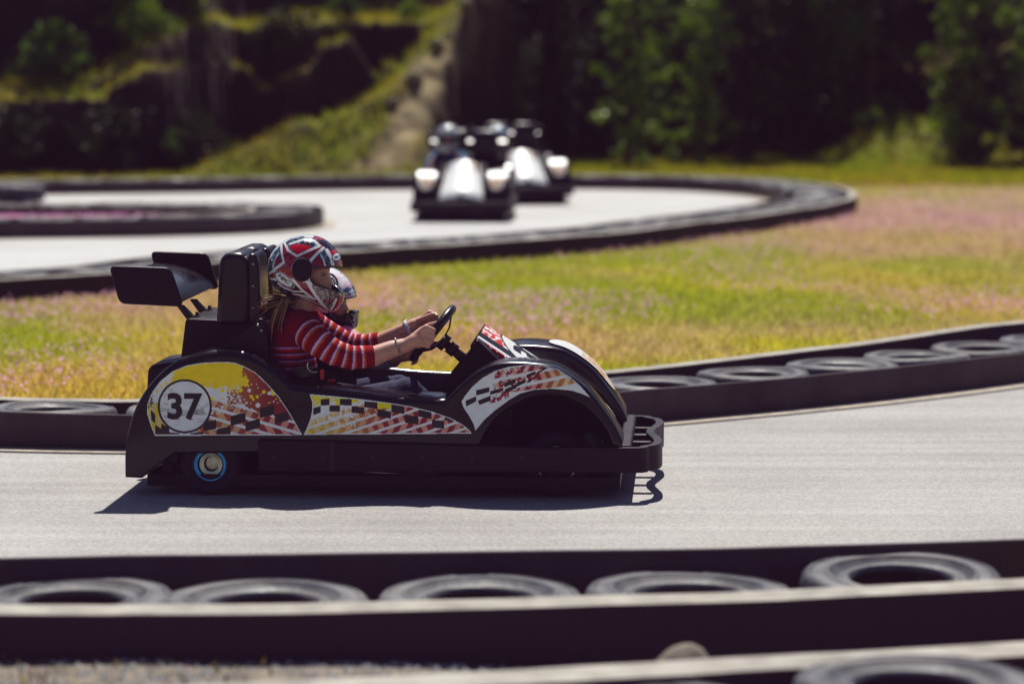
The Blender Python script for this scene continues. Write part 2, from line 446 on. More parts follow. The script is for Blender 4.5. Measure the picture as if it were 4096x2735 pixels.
tag(wall_strip("barrier_beam", ISL_IN, 0.17, 0.07, m=M_beam, wob=0.006, seed=9), "pale edging beam on the inside of the left island, around pink flowers", "beam")

# ---- tyres: open carcass lying flat
TPROF = [(0.146, 0.142), (0.150, 0.154), (0.158, 0.160), (0.168, 0.160), (0.174, 0.153), (0.182, 0.151), (0.192, 0.158), (0.210, 0.169), (0.214, 0.174), (0.222, 0.174), (0.226, 0.170), (0.248, 0.172), (0.262, 0.170), (0.266, 0.174), (0.280, 0.170), (0.290, 0.160), (0.297, 0.138), (0.300, 0.092),
         (0.297, 0.046), (0.290, 0.024), (0.280, 0.014), (0.262, 0.010), (0.235, 0.008), (0.205, 0.014), (0.182, 0.032), (0.160, 0.024), (0.146, 0.042),
         (0.156, 0.046), (0.190, 0.040), (0.250, 0.030), (0.272, 0.050), (0.280, 0.092), (0.272, 0.134), (0.250, 0.155), (0.190, 0.142), (0.156, 0.138)]
def tyre_mesh(name, seed, lump=0.0):
    """one mesh: sidewall rings, shoulder blocks and worn lumps included"""
    mb = MB(); mb.lathe(TPROF, n=128)
    vs = np.array(mb.v); r = np.hypot(vs[:, 0], vs[:, 1]); th = np.arctan2(vs[:, 1], vs[:, 0])
    rn = 1 + 0.012 * np.sin(2 * th + seed) + 0.008 * np.sin(3 * th + seed * 2.3)
    blk = (np.sin(th * 32) > 0) & (r > 0.28)
    rn = rn - blk * 0.010
    rib = (np.sin(th * 64) > 0.2) & (r > 0.262) & (r < 0.292) & (vs[:, 2] > .15)
    vs[:, 2] -= rib * .004
    vs[:, 0] *= rn; vs[:, 1] *= rn
    vs[:, 2] += 0.004 * np.sin(2 * th + seed * 1.7) * (r > 0.17) + lump * np.clip(np.sin(th - 0.6), 0, 1) ** 2
    mb.v = [tuple(p) for p in vs]
    o = mb.build(name, M_tyre, None, auto=50)
    return o
TYRE_PROTO = [None] * 3
LAST = [None]
def put_tyre(x, y, k, label, group, z=0.0, rot=None, tilt=(0, 0)):
    k %= 3
    if TYRE_PROTO[k] is None:
        TYRE_PROTO[k] = tyre_mesh("tyre", k * 1.9 + 0.4); o = TYRE_PROTO[k]
    else:
        o = TYRE_PROTO[k].copy(); COL.objects.link(o)
    for key in ("label", "group", "category"):
        if key in o: del o[key]
    LAST[0] = o; o.scale = (1, 1, 1)
    o.location = (x, y, z + 0.002); o.rotation_euler = (tilt[0], tilt[1], random.uniform(0, 6.28) if rot is None else rot)
    return tag(o, label, "tyre", group)
fore = [(-330, 1362, "worn grey tyre"), (165, 1357, "leftmost foreground tyre, cut by the left edge of the photo"), (605, 1361, "second foreground tyre from the left, below the kart's rear wheel"),
        (1100, 1351, "middle tyre of the foreground row, below the kart's side"), (1580, 1341, "fourth foreground tyre from the left, below the kart's front bumper"),
        (2065, 1318, "rightmost foreground tyre, warped and tilted up at its far side"), (2560, 1306, "")]
for i, (x, y, lb) in enumerate(fore):
    if i in (0, 6): continue
    p = G(x, y, 0.18)
    put_tyre(p[0], p[1], i, lb, None)
    if i == 5:      # squeezed into a narrow gap, so it rides up at the back
        q = LAST[0]; q.location = (p[0], 8.455, .020); q.rotation_euler = (.10, 0, 0); q.scale = (1.0, .885, 1.0)
for i, (x, y) in enumerate([(-1.5, 6.0), (0.33, 6.74), (0.96, 6.915), (1.55, 7.28)]):
    if i in (0, 3): continue
    put_tyre(x, y, i, ["", "tyre at the bottom edge of the photo with only its far rim showing", "big grey tyre in the bottom right corner of the photo", ""][i], None, z=.03 if i == 2 else 0.0)
def tyre_row(path, off, label, group, y0=None, inview=True, z=0.0, sp=0.615):
    mid = offs(path, off); s = np.concatenate([[0], np.cumsum(np.linalg.norm(np.diff(mid, axis=0), axis=1))])
    q = np.arange(0.1, s[-1], sp); k = 0
    for t in q:
        x = np.interp(t, s, mid[:, 0]); y = np.interp(t, s, mid[:, 1])
        if abs(x) > 0.19 * y + 0.7: continue
        put_tyre(x + random.uniform(-.012, .012), y + random.uniform(-.012, .012), random.randrange(3), label, group, z + random.uniform(0, 0.012), tilt=(random.uniform(-.03, .03), random.uniform(-.03, .03))); k += 1
        f_ = random.uniform(.93, 1.02); LAST[0].scale = (f_, f_, random.uniform(.92, 1.04))
    return k
tyre_row(MID_BELT, 0.36, "worn tyre lying in the row behind the big kart, between belt and beam", "tyres in the row behind the big kart", z=-0.03)
tyre_row(LOOP_OUT, 0.38, "worn tyre lying in the barrier around the far hairpin", "tyres in the barrier around the far hairpin", z=-0.012)
tyre_row(ISL_OUT, 0.36, "worn tyre lying in the barrier around the left island", "tyres in the barrier around the left island")
p = G(42, 463, 0.17)
put_tyre(p[0], p[1] - 0.1, 1, "loose black tyre stacked on top of the island barrier at the left edge", None, 0.178, tilt=(0.05, 0.03))

# ================================================================== HILLSIDE
nx, ny = 330, 250
gx = np.linspace(-17, 17, nx); gy = np.concatenate([np.linspace(40.6, 51.5, ny - 20), np.linspace(51.7, 75, 20)])
X, Y = np.meshgrid(gx, gy, indexing='ij')
def sst(a, b, x): t = np.clip((x - a) / (b - a), 0, 1); return t * t * (3 - 2 * t)
jag = (fbm(X * 0.9, X * 0 + 3, 3) - 0.5) * 1.6 + (fbm(X * 3.2, Y * 0.6, 4) - 0.5) * 0.5
cliff_y = np.interp(X, [-17, -6, -5.0, -4.2, -1.2, -0.4, 0.6, 2.2, 17], [41.9, 42.0, 42.6, 44.6, 45.6, 46.0, 49.6, 51.2, 51.2])
yy = Y - cliff_y - jag * 0.55
led = np.interp(X, [-17, -6, -5, -4, -1, 0, 17], [0.6, 1.4, 2.1, 2.25, 2.3, 3.2, 1.2])
frac = np.clip(.86 - .9 * np.clip(fbm(X * 1.1, X * 0 + 5, 21) - .42, 0, .4), .55, 1.0)
h1 = led * (frac * sst(0, 0.22, yy) + (1 - frac) * sst(.62, .85, yy)) + 0.10 * np.clip(yy - 0.9, 0, 0.8) + np.interp(X, [-6, -4.5, 0.2, 1.5], [2.6, 1.0, 1.0, 4.0]) * sst(1.9, 2.5, yy) + np.clip(yy - 2.9, 0, 40) * 0.10
# ramp of grass and stones that climbs to the right
P0, P1, P2 = np.array([-4.9, 41.3]), np.array([-1.45, 43.6]), np.array([-0.25, 45.8])
def ridge(A, B, za, zb2, fall):
    e = B - A; l2 = e @ e; t = np.clip(((X - A[0]) * e[0] + (Y - A[1]) * e[1]) / l2, 0, 1)
    d = np.hypot(X - A[0] - t * e[0], Y - A[1] - t * e[1]); return za + (zb2 - za) * t - d * fall
def side_of(A, B): return (X - A[0]) * (B[1] - A[1]) - (Y - A[1]) * (B[0] - A[0])
def spur(A, B, za, zb2):
    a = ridge(A, B, za, zb2, 0.85); b2 = ridge(A, B, za, zb2, 2.7); return np.where((side_of(A, B) > 0) & (X > -0.9 + (fbm(Y * 1.5, X, 17) - .5) * .5), b2, a)
h2 = np.maximum(spur(P0, P1, -0.05, 1.45), spur(P1, P2, 1.45, 3.1))
XC = -1.4 + (h2 - .9) * .65
h2 = h2 * (1 - sst(.30, .75, X - XC + (fbm(Y * 1.3, X * 0, 18) - .5) * .5))
h3 = 0.75 * np.exp(-((X - 6.15) / 0.9) ** 2 - ((Y - 47.0) / 1.3) ** 2) + 0.4 * np.exp(-((X - 7.8) / 1.2) ** 2 - ((Y - 47.6) / 1.5) ** 2)
H = np.maximum(np.maximum(h1, h2), h3)
H = np.maximum(H + (fbm(X * 1.3, Y * 1.3, 6) - 0.5) * 0.35 * np.clip(H, 0, 1) + (fbm(X * 4, Y * 4, 7) - 0.5) * 0.22 * np.clip(H * 1.5, 0, 1), 0.0) + 0.012
H = np.where(Y < 40.9, -0.05, H)
gyx, gyy = np.gradient(H, gx, gy); slope = np.hypot(gyx, gyy)
grass = np.clip(1.25 - slope * 0.55 + (fbm(X * 2, Y * 2, 8) - 0.5) * 1.4, 0, 1)
patch = fbm(X * 0.8, Y * 0.8, 12)
cg = np.stack([0.13 + 0.12 * patch, 0.16 + 0.05 * patch, 0.015 + 0.01 * patch], -1)
rockn = fbm(X * 1.5, H * 4, 9)[..., None]
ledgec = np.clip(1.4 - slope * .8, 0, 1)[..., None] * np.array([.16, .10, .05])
cr = np.array([0.055, 0.042, 0.034]) * (0.5 + rockn) + np.array([0.09, 0.065, 0.03]) * (rockn > 0.6) * 0.5
stones = np.exp(-((X - XC + (fbm(X * 3, Y * 3, 19) - .5) * .5) / 0.34) ** 2) * (H > 0.15)
cr = cr * np.where(X > XC + .35, .45, 1.0)[..., None]  # right flank darkened in the colour, standing for shade
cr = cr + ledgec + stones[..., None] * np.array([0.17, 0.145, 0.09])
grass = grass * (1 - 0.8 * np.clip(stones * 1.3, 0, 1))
cr = cr * (1 - .62 * np.clip((slope - 1.6) / 1.5, 0, 1))[..., None]  # steep faces painted darker, shade put into the soil colour
cc = cg * grass[..., None] + cr * (1 - grass[..., None])
vs = np.stack([X, Y, H], -1).reshape(-1, 3)
ii = np.arange(nx * ny).reshape(nx, ny)
fs = np.stack([ii[:-1, :-1], ii[1:, :-1], ii[1:, 1:], ii[:-1, 1:]], -1).reshape(-1, 4)
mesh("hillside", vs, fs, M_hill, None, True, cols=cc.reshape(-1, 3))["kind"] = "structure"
def hill_z(x, y):
    i = int(np.clip(np.searchsorted(gx, x), 0, nx - 1)); j = int(np.clip(np.searchsorted(gy, y), 0, ny - 1)); return float(max(H[i, j], 0))

# ---- boulders along the stony spur
def boulder(x, y, r, sd, label):
    mb = MB(); mb.ball((0, 0, 0), (r, r * .8, r * .62), 26, 16)
    v = np.array(mb.v); q = v / r
    k = 1 + (fbm(q[:, 0] * 1.6 + sd, q[:, 1] * 1.6 + q[:, 2] * 1.1 + 3, sd) - 0.5) * 1.3
    v = v * k[:, None]; mb.v = [tuple(p) for p in v]
    o = mb.build("boulder", M_rock, None, auto=35); o.location = (x, y, hill_z(x, y) + r * 0.02)
    return tag(o, label, "boulder", None)
for i, (x, y, r, lb) in enumerate([(-1.75, 43.1, .11, "buff boulder low on the spur, left of the two far karts"), (-1.42, 43.5, .13, "large buff boulder on the spur just above the far karts"),
                                   (-1.12, 44.2, .12, "pale boulder halfway up the stony spur"), (-0.72, 45.0, .13, "pale boulder near the top of the stony spur"),
                                   (-0.95, 44.5, .10, "small brown boulder on the right flank of the stony spur"), (2.05, 48.0, .34, "brown stone outcrop standing below the trees, right of the far karts")]):
    boulder(x, y, r, i * 3 + 1, lb)

# ================================================================== PLANTS
def leaf_cloud(mb, cols, c, rad, n, size, pal, rng, shell=0.55, droop=0.0):
    """many small leaf faces spread through an ellipsoid; uneven clumps leave gaps"""
    nc = max(3, n // 26)
    cen = rng.normal(size=(nc, 3)); cen /= np.linalg.norm(cen, axis=1)[:, None]
    cen *= (shell + (1 - shell) * rng.random((nc, 1))) ; cen[:, 2] -= droop * rng.random(nc)
    idx = rng.integers(0, nc, n)
    p = cen[idx] + rng.normal(size=(n, 3)) * 0.17
    p = p * np.array(rad) + np.array(c)
    d = rng.normal(size=(n, 3)); d[:, 2] -= 0.3; d /= np.linalg.norm(d, axis=1)[:, None]
    e = np.cross(d, rng.normal(size=(n, 3))); e /= np.linalg.norm(e, axis=1)[:, None]
    s = size * (0.6 + 0.8 * rng.random((n, 1)))
    A = p - d * s; B = p + e * s * 0.36; C2 = p + d * s; D = p - e * s * 0.36
    base = len(mb.v)
    V4 = np.stack([A, B, C2, D], 1).reshape(-1, 3)
    mb.v += [tuple(q) for q in V4]; mb.f += [(base + 4 * i, base + 4 * i + 1, base + 4 * i + 2, base + 4 * i + 3) for i in range(n)]
    t = rng.random((nc, 1))[idx] * 0.7 + rng.random((n, 1)) * 0.3
    col = np.array(pal[0]) * (1 - t) + np.array(pal[1]) * t
    cols += list(np.repeat(col, 4, axis=0))
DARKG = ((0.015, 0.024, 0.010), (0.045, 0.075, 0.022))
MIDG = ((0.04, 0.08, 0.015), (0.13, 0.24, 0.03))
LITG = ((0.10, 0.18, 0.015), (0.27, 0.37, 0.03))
def tree_proto(label, hgt, crown, trunk_r, pal, n, size, seed, name="tree", lean=0.0, limbs=7, taper=.75, gap=.45):
    rng = np.random.default_rng(seed)
    root = empty(name)
    mb = MB(); mb.tube([(0, 0, -0.2), (0.05, 0, hgt * .3), (-0.04 + lean * .4, 0.03, hgt * .6), (lean, 0, hgt)], [trunk_r * 1.25, trunk_r, trunk_r * .6, trunk_r * .15], 10)
    for k in range(limbs):
        a = rng.random() * 6.28; z = hgt * (0.18 + 0.7 * k / limbs); l = crown * (1.0 - 0.5 * k / limbs) * 0.8
        mb.tube([(0, 0, z), (l * .5 * math.cos(a), l * .5 * math.sin(a), z + .12), (l * math.cos(a), l * math.sin(a), z - .05)], [trunk_r * .35, trunk_r * .2, trunk_r * .06], 6)
    mb.build("trunk", M_bark, root)
    mb = MB(); cols = []
    tiers = 6
    for k in range(tiers):
        z = hgt * (0.16 + 0.84 * k / (tiers - 1)); rr = crown * (1.05 - taper * k / (tiers - 1)) * (0.75 + 0.5 * rng.random())
        for j in range(3):
            a = rng.random() * 6.28; o = rr * 0.45
            leaf_cloud(mb, cols, (o * math.cos(a), o * math.sin(a), z), (rr * .75, rr * .75, hgt * .11), n // (tiers * 3), size, pal, rng, gap, 0.25)
    mesh("crown", mb.v, mb.f, M_leaf, root, False, cols=cols)
    return root
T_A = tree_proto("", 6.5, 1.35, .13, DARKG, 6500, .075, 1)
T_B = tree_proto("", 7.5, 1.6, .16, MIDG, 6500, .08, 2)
def place_tree(proto, first, x, y, sc, rz, label, group=None, z=None):
    t = proto if first else copy_tree(proto)
    t.location = (x, y, hill_z(x, y) if z is None else z); t.scale = (sc, sc, sc); t.rotation_euler = (0, 0, rz)
    for key in ("group", "label"):
        if key in t: del t[key]
    return tag(t, label, "tree", group)
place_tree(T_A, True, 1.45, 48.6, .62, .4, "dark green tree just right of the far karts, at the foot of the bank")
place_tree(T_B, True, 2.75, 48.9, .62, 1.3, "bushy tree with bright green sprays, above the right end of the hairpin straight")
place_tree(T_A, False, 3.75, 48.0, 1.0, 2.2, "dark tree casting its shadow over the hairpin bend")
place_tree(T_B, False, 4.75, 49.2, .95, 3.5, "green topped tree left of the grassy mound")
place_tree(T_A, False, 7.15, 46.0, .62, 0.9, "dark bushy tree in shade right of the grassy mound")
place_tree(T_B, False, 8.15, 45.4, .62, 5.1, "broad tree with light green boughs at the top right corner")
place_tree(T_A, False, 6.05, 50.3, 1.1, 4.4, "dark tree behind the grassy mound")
for i, (x, y) in enumerate([(-7.9, 44.6), (-6.6, 46.4), (-5.3, 48.2)]):
    place_tree(T_A if i % 2 else T_B, False, x, y, .62, 1.7 * i, ["dark tree on the bank at the top left corner", "dark tree on the left bank above the shaded recess", "leafy tree on the bank at the left end of the grass ledge"][i], None)
place_tree(T_A, False, 0.05, 45.9, .42, 2.9, "small dark tree added to cover the bright right flank of the stony spur")  # tree added to hide a sliver of slope that catches the sun
place_tree(T_A, False, 0.75, 47.2, .6, 1.9, "dark tree behind the far karts, right of the stony spur")
for i, (x, y) in enumerate([(-2.9, 48.6), (-1.6, 48.9), (0.3, 50.6)]):
    pass
def shrub_proto(seed, pal, n, size, r, hgt):
    rng = np.random.default_rng(seed); root = empty("shrub"); mb = MB()
    for k in range(7):
        a = k * .9 + rng.random(); mb.tube([(0, 0, -.05), (r * .3 * math.cos(a), r * .3 * math.sin(a), hgt * .4), (r * .75 * math.cos(a), r * .75 * math.sin(a), hgt * .85)], [.016, .011, .004], 5)
    mb.build("stem", M_bark, root)
    mb = MB(); cols = []
    for k in range(8):
        a = rng.random() * 6.28; q = rng.random() * r * .6
        leaf_cloud(mb, cols, (q * math.cos(a), q * math.sin(a), hgt * (.35 + .5 * rng.random())), (r * .55, r * .55, hgt * .35), n // 8, size, pal, rng, .4)
    mesh("foliage", mb.v, mb.f, M_leaf, root, False, cols=cols)
    return root
T_Y = tree_proto("", 2.5, .62, .045, LITG, 2300, .065, 31, "young_tree", limbs=6, taper=.15, gap=.8)
for i, (x, y, sc, rz, lb) in enumerate([(1.75, 45.4, 1.1, 0, "slender young tree with bright sprays, right of the two far karts"), (2.95, 46.0, .95, 2, "young green tree standing in front of the shadowed middle trees"),
        (6.9, 45.2, 1.05, 4, "young light green tree right of the grassy mound"), (-5.75, 43.9, .72, 1, "young bright tree on the left bank, left of the grass ledge"), (-4.75, 45.0, .62, 3, "small young tree beside the left end of the grass ledge"), (8.0, 44.6, 1.1, 5, "young light green tree at the right edge of the photo")]):
    t = T_Y if i == 0 else copy_tree(T_Y); t.location = (x, y, hill_z(x, y)); t.scale = (sc, sc, sc); t.rotation_euler = (0, 0, rz)
    tag(t, lb, "tree")
S_L = shrub_proto(21, LITG, 1300, .06, .62, .75)
S_D = shrub_proto(22, DARKG, 1300, .06, .75, 1.0)
S_M = shrub_proto(23, MIDG, 1300, .06, .65, .85)
used = set()
def place_shrub(proto, x, y, sc, label, z=None, zs=1.0):
    t = proto if id(proto) not in used else copy_tree(proto); used.add(id(proto))
    t.location = (x, y, (hill_z(x, y) if z is None else z) - 0.04); t.scale = (sc, sc, sc * zs); t.rotation_euler = (0, 0, random.uniform(0, 6))
    for key in ("group", "label"):
        if key in t: del t[key]
    return tag(t, label, "shrub")
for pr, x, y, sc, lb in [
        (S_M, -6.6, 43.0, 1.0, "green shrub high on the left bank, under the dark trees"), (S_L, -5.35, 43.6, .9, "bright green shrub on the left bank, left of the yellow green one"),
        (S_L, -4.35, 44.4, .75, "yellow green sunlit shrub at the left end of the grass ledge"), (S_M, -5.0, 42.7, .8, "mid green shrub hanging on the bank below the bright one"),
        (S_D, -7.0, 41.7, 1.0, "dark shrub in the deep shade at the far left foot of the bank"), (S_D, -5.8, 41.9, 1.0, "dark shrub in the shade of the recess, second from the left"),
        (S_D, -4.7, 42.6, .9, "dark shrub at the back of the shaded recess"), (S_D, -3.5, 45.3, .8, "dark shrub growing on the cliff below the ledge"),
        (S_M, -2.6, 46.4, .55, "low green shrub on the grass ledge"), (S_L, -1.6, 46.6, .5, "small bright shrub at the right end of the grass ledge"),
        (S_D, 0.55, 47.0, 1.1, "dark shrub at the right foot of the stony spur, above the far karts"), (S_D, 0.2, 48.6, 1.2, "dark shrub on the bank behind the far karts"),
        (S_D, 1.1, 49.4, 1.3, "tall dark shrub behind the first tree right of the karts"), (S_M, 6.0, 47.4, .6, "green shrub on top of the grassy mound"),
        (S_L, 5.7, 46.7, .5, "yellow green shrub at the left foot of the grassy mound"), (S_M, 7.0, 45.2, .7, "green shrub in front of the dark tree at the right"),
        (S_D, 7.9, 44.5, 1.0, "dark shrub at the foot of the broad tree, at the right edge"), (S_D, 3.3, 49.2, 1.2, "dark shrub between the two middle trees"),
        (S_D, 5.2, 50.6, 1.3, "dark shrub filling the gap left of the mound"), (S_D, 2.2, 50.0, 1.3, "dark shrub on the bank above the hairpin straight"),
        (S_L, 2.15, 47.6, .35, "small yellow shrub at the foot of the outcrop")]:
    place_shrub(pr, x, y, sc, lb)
# a far wood closes the view above the bank
rng = np.random.default_rng(77); mb = MB(); cols = []
for k in range(60):
    x = rng.uniform(-16, 17); y = rng.uniform(52.5, 57) if x > 0 else rng.uniform(51.5, 56)
    leaf_cloud(mb, cols, (x, y, hill_z(x, y) + rng.uniform(.3, 2.6)), (1.5, 1.2, 1.2), 380, .12, DARKG, rng, .3)
o = mesh("wood", mb.v, mb.f, M_leaf, None, False, cols=cols); tag(o, "dark wood closing the view above the bank", "wood", kind="stuff")

# ================================================================== GRASS AND FLOWERS
def blades(name, pts, hmin, hmax, wid, palette, seed, label, cat, flower=False):
    rng = np.random.default_rng(seed); n = len(pts)
    P = np.zeros((n, 3)); P[:, :2] = pts[:, :2]; P[:, 2] = pts[:, 2] if pts.shape[1] > 2 else 0
    a = rng.random(n) * 6.283; h = hmin + (hmax - hmin) * rng.random(n) ** 1.5
    wv = wid * (0.7 + 0.6 * rng.random(n))
    dx, dy = np.cos(a), np.sin(a)
    ln = rng.normal(size=(n, 2)) * 0.55
    b0 = P + np.stack([dx * wv, dy * wv, 0 * a - .004], 1); b1 = P - np.stack([dx * wv, dy * wv, 0 * a + .004], 1)
    tp = P + np.stack([ln[:, 0] * h, ln[:, 1] * h, h], 1)
    if flower:
        c = P + np.stack([ln[:, 0] * h, ln[:, 1] * h, h], 1)
        e1 = rng.normal(size=(n, 3)); e1[:, 2] *= .5; e1 /= np.linalg.norm(e1, axis=1)[:, None]; e2 = np.cross(e1, rng.normal(size=(n, 3)) + np.array([0, 0, 2])); e2 /= np.linalg.norm(e2, axis=1)[:, None]
        s = wid * (0.7 + .6 * rng.random((n, 1)))
        vs = np.stack([c - e1 * s, c + e2 * s, c + e1 * s, c - e2 * s], 1).reshape(-1, 3); k = 4
    else:
        vs = np.stack([b0, b1, tp], 1).reshape(-1, 3); k = 3
    cols = palette(P[:, 0], P[:, 1], rng)
    cc = np.repeat(cols, k, axis=0)
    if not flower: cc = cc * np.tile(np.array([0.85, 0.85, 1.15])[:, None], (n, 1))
    fs = np.arange(n * k).reshape(n, k)
    me = bpy.data.meshes.new(name); me.vertices.add(n * k); me.vertices.foreach_set("co", vs.ravel())
    me.loops.add(n * k); me.loops.foreach_set("vertex_index", fs.ravel()); me.polygons.add(n)
    me.polygons.foreach_set("loop_start", np.arange(n) * k); me.polygons.foreach_set("loop_total", np.full(n, k)); me.update(calc_edges=True)
    o = finish(name, me, M_blade, None, False, cc)
    return tag(o, label, cat, kind="stuff")
board_far = offs(MID_BELT, 0.80)
meadow = [tuple(p) for p in board_far] + [(9.5, 20), (11, 40)] + [tuple(p) for p in LOOP_OUT[::-1] if p[0] > -20 and p[1] < 36.5 or p[0] > 3.2][::1]
# near side of the hairpin only, walked from its tip back to the left edge
ti = int(np.argmax(LOOP_OUT[:, 0]))
near_edge = offs(LOOP_OUT, -0.07)[:ti + 1]
meadow = [tuple(p) for p in board_far] + [(12, 21), (12, 40.5)] + [(LOOP_OUT[ti][0] + .1, 40.5)] + [tuple(p) for p in near_edge[::-1]]
back_edge = offs(LOOP_OUT, -0.07)[ti:]
def patchy(x, y, rng):
    n = len(x)
    g = fbm(x * 0.55, y * 0.30, 31); o_ = fbm(x * 0.7 + 9, y * 0.4, 32); f = rng.random(n)
    green = np.array([0.38, 0.46, 0.012]); yel = np.array([0.66, 0.60, 0.05]); tan = np.array([0.74, 0.49, 0.14]); pk = np.array([0.72, 0.42, 0.45])
    near = np.clip((19.0 - y) / 6.5, 0, 1)          # drier, more orange close to the track
    wg = np.clip((g - .44) * 4 + .25, 0.05, 1.2) * (1 - .30 * near) * 1.2; wt = np.clip((o_ - .42) * 4, 0, 1) * (.35 + .5 * near) + .12 * near
    wp = np.clip((fbm(x * .6, y * .35, 33) - .45) * 3, 0, 1) * .6 + .9 * np.exp(-((y - 31.5) / 3.5) ** 2) * (x > 1.5) + .35 * np.clip((x - 1.5) / 3, 0, 1)
    W = np.stack([wg, np.full(n, .42), wt, wp], 1) * (0.55 + 0.9 * rng.random((n, 4))); W = W ** 1.6; W /= W.sum(1)[:, None]
    c = W @ np.stack([green, yel, tan, pk]) * (0.82 + .36 * rng.random((n, 1)))
    return c
def scatter(poly, box, n, rng, ydens=True):
    out = []; tot = 0
    while tot < n:
        m = n * 2
        x = rng.uniform(box[0], box[1], m)
        y = 1 / (rng.uniform(1 / box[3], 1 / box[2], m)) if ydens else rng.uniform(box[2], box[3], m)
        k = inpoly(x, y, poly) & (np.abs(x) < 0.185 * y + 0.8)
        out.append(np.stack([x[k], y[k]], 1)); tot += k.sum()
    return np.concatenate(out)[:n]
rng = np.random.default_rng(5)
pm = scatter(meadow, (-7, 11, 12.5, 40), 150000, rng)
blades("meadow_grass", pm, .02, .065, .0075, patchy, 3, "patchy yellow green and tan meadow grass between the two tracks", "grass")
def pink(x, y, rng): return np.array([0.85, 0.42, 0.72]) * (0.75 + .5 * rng.random((len(x), 1)))
def fl_filter(p, th, seed, extra=0):
    f = fbm(p[:, 0] * .55 + seed, p[:, 1] * .3, 40 + seed)
    bias = 0.27 * np.exp(-((p[:, 1] - 31.5) / 3.0) ** 2) * (p[:, 0] > 1.5) + 0.16 * np.clip((p[:, 0] - 1.5) / 4, 0, 1)
    return p[f + bias + (RNG.random(len(p)) - .5) * .35 > th]
pf = fl_filter(scatter(meadow, (-7, 11, 12.5, 40), 80000, rng), .66, 2)
blades("pink_flowers", pf, .03, .065, .0085, pink, 9, "small pink wild flowers spread in drifts over the meadow", "flowers", flower=True)
isl = [tuple(p) for p in offs(ISL_IN, 0.06)]
pi_ = scatter(isl, (-7, 0, 26, 32), 16000, rng)
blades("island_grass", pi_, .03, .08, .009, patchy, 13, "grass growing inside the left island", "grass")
blades("island_flowers", scatter(isl, (-7, 0, 26, 32), 12000, rng), .05, .10, .016, pink, 14, "dense pink flowers inside the left island", "flowers", flower=True)
# grass on the strip and slopes behind the hairpin
strip = [tuple(p) for p in back_edge] + [(-9, 40.5), (-9, 50.5), (11, 50.5), (11, 40)]
ps = scatter(strip, (-9, 10.5, 39.2, 50), 90000, rng, False)
zi = np.array([hill_z(a, b) for a, b in ps]); iy = np.clip(np.searchsorted(gy, ps[:, 1]), 0, ny - 1); ix = np.clip(np.searchsorted(gx, ps[:, 0]), 0, nx - 1)
ok = (grass[ix, iy] > 0.45) & (slope[ix, iy] < 1.5) & (zi < 3.4)
def lush(x, y, rng):
    n = len(x); g = fbm(x * .8, y * .8, 51)
    k = (rng.random(n) < np.clip((g - .35) * 3, .1, .9))[:, None]
    return np.where(k, np.array([0.26, 0.33, 0.012]), np.array([0.40, 0.34, 0.03])) * (.7 + .6 * rng.random((n, 1)))
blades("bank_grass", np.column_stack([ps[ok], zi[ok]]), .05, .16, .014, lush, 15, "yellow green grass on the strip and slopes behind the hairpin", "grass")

# ---- grit, weeds, stones in the strip between the front barriers
rng = np.random.default_rng(8); mb = MB()
fb = FORE_BOARD; nb = NEAR_BOARD
for k in range(5200):
    x = rng.uniform(-1.6, 1.7); ya = np.interp(x, fb[:, 0], fb[:, 1]) - .09; yb = np.interp(x, nb[:, 0], nb[:, 1]) + .09
    if ya - yb < .05: continue
    y = rng.uniform(yb, ya); r = rng.uniform(.004, .017) ; z = vz(x) - .003 + .03 * float(fbm(x * 3, y * 3, 5)) - .02
    b = len(mb.v); a = rng.random() * 6
    mb.add([(x + r * math.cos(a + q) * rng.uniform(.8, 1.3), y + r * math.sin(a + q), z) for q in (0, 1.57, 3.14, 4.71)] + [(x, y, z + r * .9)], [(0, 1, 4), (1, 2, 4), (2, 3, 4), (3, 0, 4)])
o = mb.build("grit", mat("grit_stone", (0.36, 0.35, 0.33), .9, var=.5, scale=60), None, smooth=False); tag(o, "loose grey grit between the two front beams", "grit", kind="stuff")
wp = []
for k in range(420):
    x = -1.45 + abs(rng.normal()) * .45; ya = np.interp(x, fb[:, 0], fb[:, 1]) - .1; yb = np.interp(x, nb[:, 0], nb[:, 1]) + .1
    if ya > yb: wp.append((x, rng.uniform(yb, ya), .095))
wp = np.array(wp)
blades("verge_weeds", wp, .012, .03, .005, lambda x, y, r: np.where((r.random(len(x)) < .45)[:, None], [0.30, .24, .03], [.10, .12, .03]), 18, "yellowing weeds at the bottom left between the front beams", "weeds")
blades("verge_flowers", wp[::22], .02, .04, .006, pink, 19, "a few pink flowers at the bottom left corner between the front beams", "flowers", flower=True)
def small_stone(dx, dy, Yd, r, sq, label, sd):
    p = V(dx, dy, Yd); mb = MB(); mb.ball((0, 0, 0), (r, r * .8, r * sq), 16, 10)
    v = np.array(mb.v); k = 1 + (fbm(v[:, 0] / r * 1.4 + sd, v[:, 1] / r * 1.4 + v[:, 2] / r, sd) - .5) * .5
    mb.v = [tuple(q) for q in v * k[:, None]]
    o = mb.build("stone", M_rock, None, auto=40); o.location = (p[0], p[1], .055 + r * sq * .35); return tag(o, label, "stone")
small_stone(1562, 1500, 7.45, .09, .95, "rounded grey stone standing in the shade between the front beams", 3)
